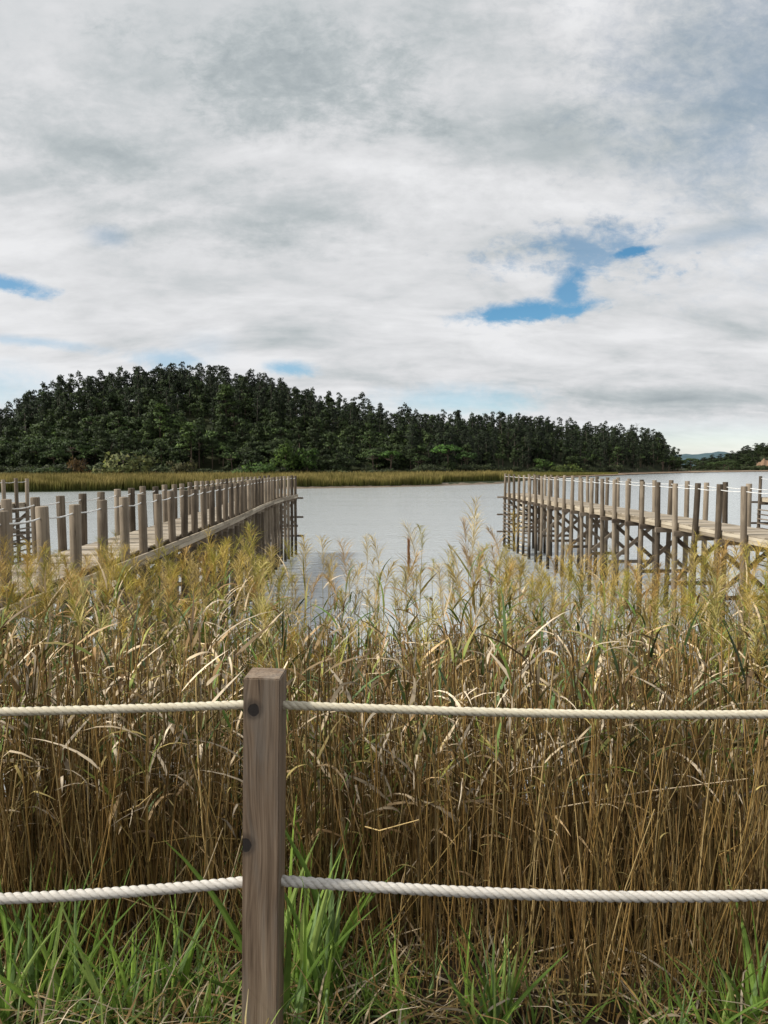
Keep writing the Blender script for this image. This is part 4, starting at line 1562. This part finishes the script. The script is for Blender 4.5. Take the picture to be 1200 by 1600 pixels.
sp = reed_proto(3001, 2.5, False, 6, 0.35, low=0.5)
rg = np.random.default_rng(5)
tp = sp['stem'][0][-4:].mean(0)
b = Bag()
V, T = tube_arrays(tp + np.array([[0, 0, -0.20], [0, 0, -0.17], [0.001, 0, -0.08], [0.002, 0, 0.02], [0.003, 0, 0.06]]), [0.002, 0.0035, 0.0062, 0.0045, 0.001], 7)
b.put(V, T, np.array((0.24, 0.12, 0.055)))
m = 260
t = rg.random(m)
az = rg.uniform(0, 6.28, m)
st = tp + np.stack([0.005 * np.cos(az), 0.005 * np.sin(az), -0.19 + 0.24 * t], 1)
en = st + np.stack([0.011 * np.cos(az), 0.011 * np.sin(az), 0.035 + 0.02 * rg.random(m)], 1)
sd = np.stack([-np.sin(az), np.cos(az), az * 0], 1) * 0.0018
b.put(np.stack([st - sd, st + sd, en], 1).reshape(-1, 3), np.arange(3 * m).reshape(-1, 3), np.array((0.30, 0.15, 0.065)))
sp['plume'] = b.arrays()
place_special(638, 832, 5.0, sp, 'brown_spike', 'reed with a dense rusty brown spike standing before the open water')
sp5 = reed_proto(3005, 2.6, True, 6, 0.35, nb=110, plm=(0.55, 0.46, 0.27))
place_special(651, 808, 5.15, sp5, 'pale_behind', 'pale plumed reed rising just behind the rusty brown spike')
sp2 = reed_proto(3002, 2.6, True, 5, 0.2, nb=120, plm=(0.56, 0.47, 0.27))
place_special(737, 796, 5.2, sp2, 'pale_tall', 'tallest pale plumed reed standing before the open water, right of the brown spike')
sp3 = reed_proto(3003, 2.6, False, 6, 0.2)
sp3['plume'] = plume_arrays(np.random.default_rng(8), sp3['stem'][0][-4:].mean(0), 0.16, 1.0, 0.5, 90, (0.20, 0.085, 0.05), 0.8)
place_special(770, 892, 4.6, sp3, 'dark_red', 'reed with a small dark red brown tuft beside the right clump of reeds')
sp4 = reed_proto(3004, 2.6, True, 4, 0.3, nb=110, plm=(0.58, 0.50, 0.30))
place_special(574, 832, 5.4, sp4, 'pale_left', 'pale plumed reed before the open water, left of the brown spike')

# ------------------------------------------------------------------ green blades at the foot of the fence
def fold(V, T, C):
    """turn a flat blade into one with a sunken midrib"""
    k = len(V) // 2
    a, b_ = V[:k], V[k:]
    tang = unit(np.gradient((a + b_) / 2, axis=0))
    nrm = unit(np.cross(tang, b_ - a))
    mid = (a + b_) / 2 + nrm * np.linalg.norm(b_ - a, axis=1)[:, None] * 0.22
    W_ = np.concatenate([a, mid, mid, b_])
    t2 = []
    for i in range(k - 1):
        for o in (0, 2 * k):
            t2 += [(o + i, o + i + 1, o + k + i + 1), (o + i, o + k + i + 1, o + k + i)]
    c = np.asarray(C, float)
    c = np.repeat(c[None, :], k, 0) if c.ndim == 1 else c[:k]
    return W_, np.array(t2), np.concatenate([c, c * 1.12, c * 1.12, c])


def blade_clump(rg, n, H, w, spread, cols=GRN_C, stiff=1.0):
    """several broad upright blades from one foot"""
    out = []
    for i in range(n):
        p = (rg.normal(0, spread), rg.normal(0, spread), 0)
        L = H * rg.uniform(0.55, 1.1)
        out.append(fold(*leaf_arrays(rg, p, rg.uniform(0, 6.28), L, w * rg.uniform(0.5, 1.15), rg.uniform(0.95, 1.5), rg.uniform(0.0, 0.55) / stiff, np.array(cols[rg.integers(len(cols))]) * rg.uniform(0.75, 1.2), 7)))
    return out


FRESH = [(0.18, 0.29, 0.05), (0.25, 0.37, 0.07), (0.12, 0.20, 0.04), (0.30, 0.40, 0.11), (0.18, 0.27, 0.10)]
CL = [blade_clump(np.random.default_rng(4000 + i), 6, 0.52, 0.026, 0.03, FRESH) for i in range(9)]
CLM = []
for ls in CL:
    ms_ = []
    for (V, T, C) in ls:
        C = np.repeat(C[None, :], len(V), 0) if C.ndim == 1 else C
        ms_.append(mesh_np('leaf', V, T, M_GRASS, C, True))
    CLM.append(ms_)


def stand_clump(k, x, y, s, label, group=None, yaw=None):
    o = empty('green_reed_shoot', (x, y, bank_z(x, y) - 0.02), rnd.random() * 6.28 if yaw is None else yaw)
    o.scale = (s, s, s)
    tag(o, label, 'reed shoot', group)
    for m_ in CLM[k]:
        link_mesh('leaf', m_, o)


def at_foot(px, d):
    return (px - 600) / FPX * d, d


GROUPS = [
    # px range, depth, count, scale range, label, group
    ((-60, 90), (1.9, 2.3), 13, (0.7, 1.2), 'bright green reed shoot by the fence, far left', 'green shoots left'),
    ((110, 370), (1.88, 2.2), 16, (0.5, 1.0), 'bright green reed shoot left of the fence post', 'green shoots beside the post'),
    ((438, 520), (1.9, 2.25), 12, (0.85, 1.55), 'tall green reed shoot right of the fence post', 'green shoots right of the post'),
    ((520, 680), (1.86, 2.1), 10, (0.4, 0.7), 'short green shoot in dry litter, near the post', 'short green shoots'),
    ((725, 805), (1.86, 1.97), 7, (0.55, 0.85), 'green shoot in the litter under the lower rope', 'green shoots in the middle'),
    ((840, 1090), (1.85, 1.97), 9, (0.35, 0.6), 'small green shoot in the dry litter, right side', 'small shoots right'),
    ((1120, 1225), (1.85, 2.0), 7, (0.6, 1.0), 'broad bladed green reed shoot, far right', 'green shoots far right'),
]
for (p0, p1), (d0, d1), cnt, (s0, s1), lab, grp in GROUPS:
    for i in range(cnt):
        f_, e_ = rnd.random(), rnd.random()
        x, y = at_foot(p0 + (p1 - p0) * f_, d0 + (d1 - d0) * e_)
        side_ = ('left', 'middle', 'right')[int(f_ * 3)] + (' front' if e_ < 0.5 else ' back')
        stand_clump(rnd.randrange(9), x, y, rnd.uniform(s0, s1), lab + ', ' + side_ + ' of the tuft', grp + ' ' + side_)
for px, d, s in ((505, 2.7, 1.5), (625, 3.0, 1.0), (700, 3.2, 0.8), (960, 3.0, 0.8), (1120, 3.3, 1.3), (1180, 3.4, 1.5), (290, 3.2, 0.9), (225, 3.0, 0.8)):
    x, y = at_foot(px, d)
    stand_clump(rnd.randrange(9), x, y, s, 'green shoot growing among the dry reed stems', 'green shoots in the reeds')

gb = Bag()
gr_ = np.random.default_rng(77)
for i in range(1500):
    zone = rnd.random()
    px = rnd.uniform(-300, 380) if zone < 0.55 else rnd.uniform(430, 640) if zone < 0.80 else rnd.uniform(600, 1500)
    d = rnd.uniform(1.5, 2.45) if px < 640 else rnd.uniform(1.9, 2.5)
    x, y = at_foot(px, d)
    H = rnd.uniform(0.10, 0.34) * (1.0 if px < 560 else 0.55)
    col = FRESH[rnd.randrange(5)] if rnd.random() < 0.72 else DRY_C[rnd.randrange(5)]
    gb.put(*leaf_arrays(gr_, (x, y, bank_z(x, y) - 0.02), rnd.uniform(0, 6.28), H, rnd.uniform(0.003, 0.012), rnd.uniform(0.7, 1.5), rnd.uniform(0.2, 1.5), np.array(col) * rnd.uniform(0.6, 1.15), 4))
tag(link_mesh('grass', gb.mesh('grass', M_GRASS)), 'short bright green grass at the foot of the rope fence', 'grass', None, 'stuff')

lt = Bag()
for i in range(6500):
    d = rnd.uniform(1.8, 4.2)
    px = rnd.uniform(-330, 1530)
    x, y = at_foot(px, d)
    L = rnd.uniform(0.06, 0.30)
    col = np.array(rnd.choice(STEM_C + DRY_C)) * rnd.uniform(0.45, 1.0)
    lt.put(*leaf_arrays(gr_, (x, y, bank_z(x, y) + rnd.uniform(0.0, 0.10)), rnd.uniform(0, 6.28), L, rnd.uniform(0.003, 0.010), rnd.uniform(-0.1, 0.9), rnd.uniform(0.2, 1.6), col, 3))
tag(link_mesh('dry_litter', lt.mesh('dry_litter', M_REED)), 'tangle of fallen straw and dead leaves on the bank', 'litter', None, 'stuff')
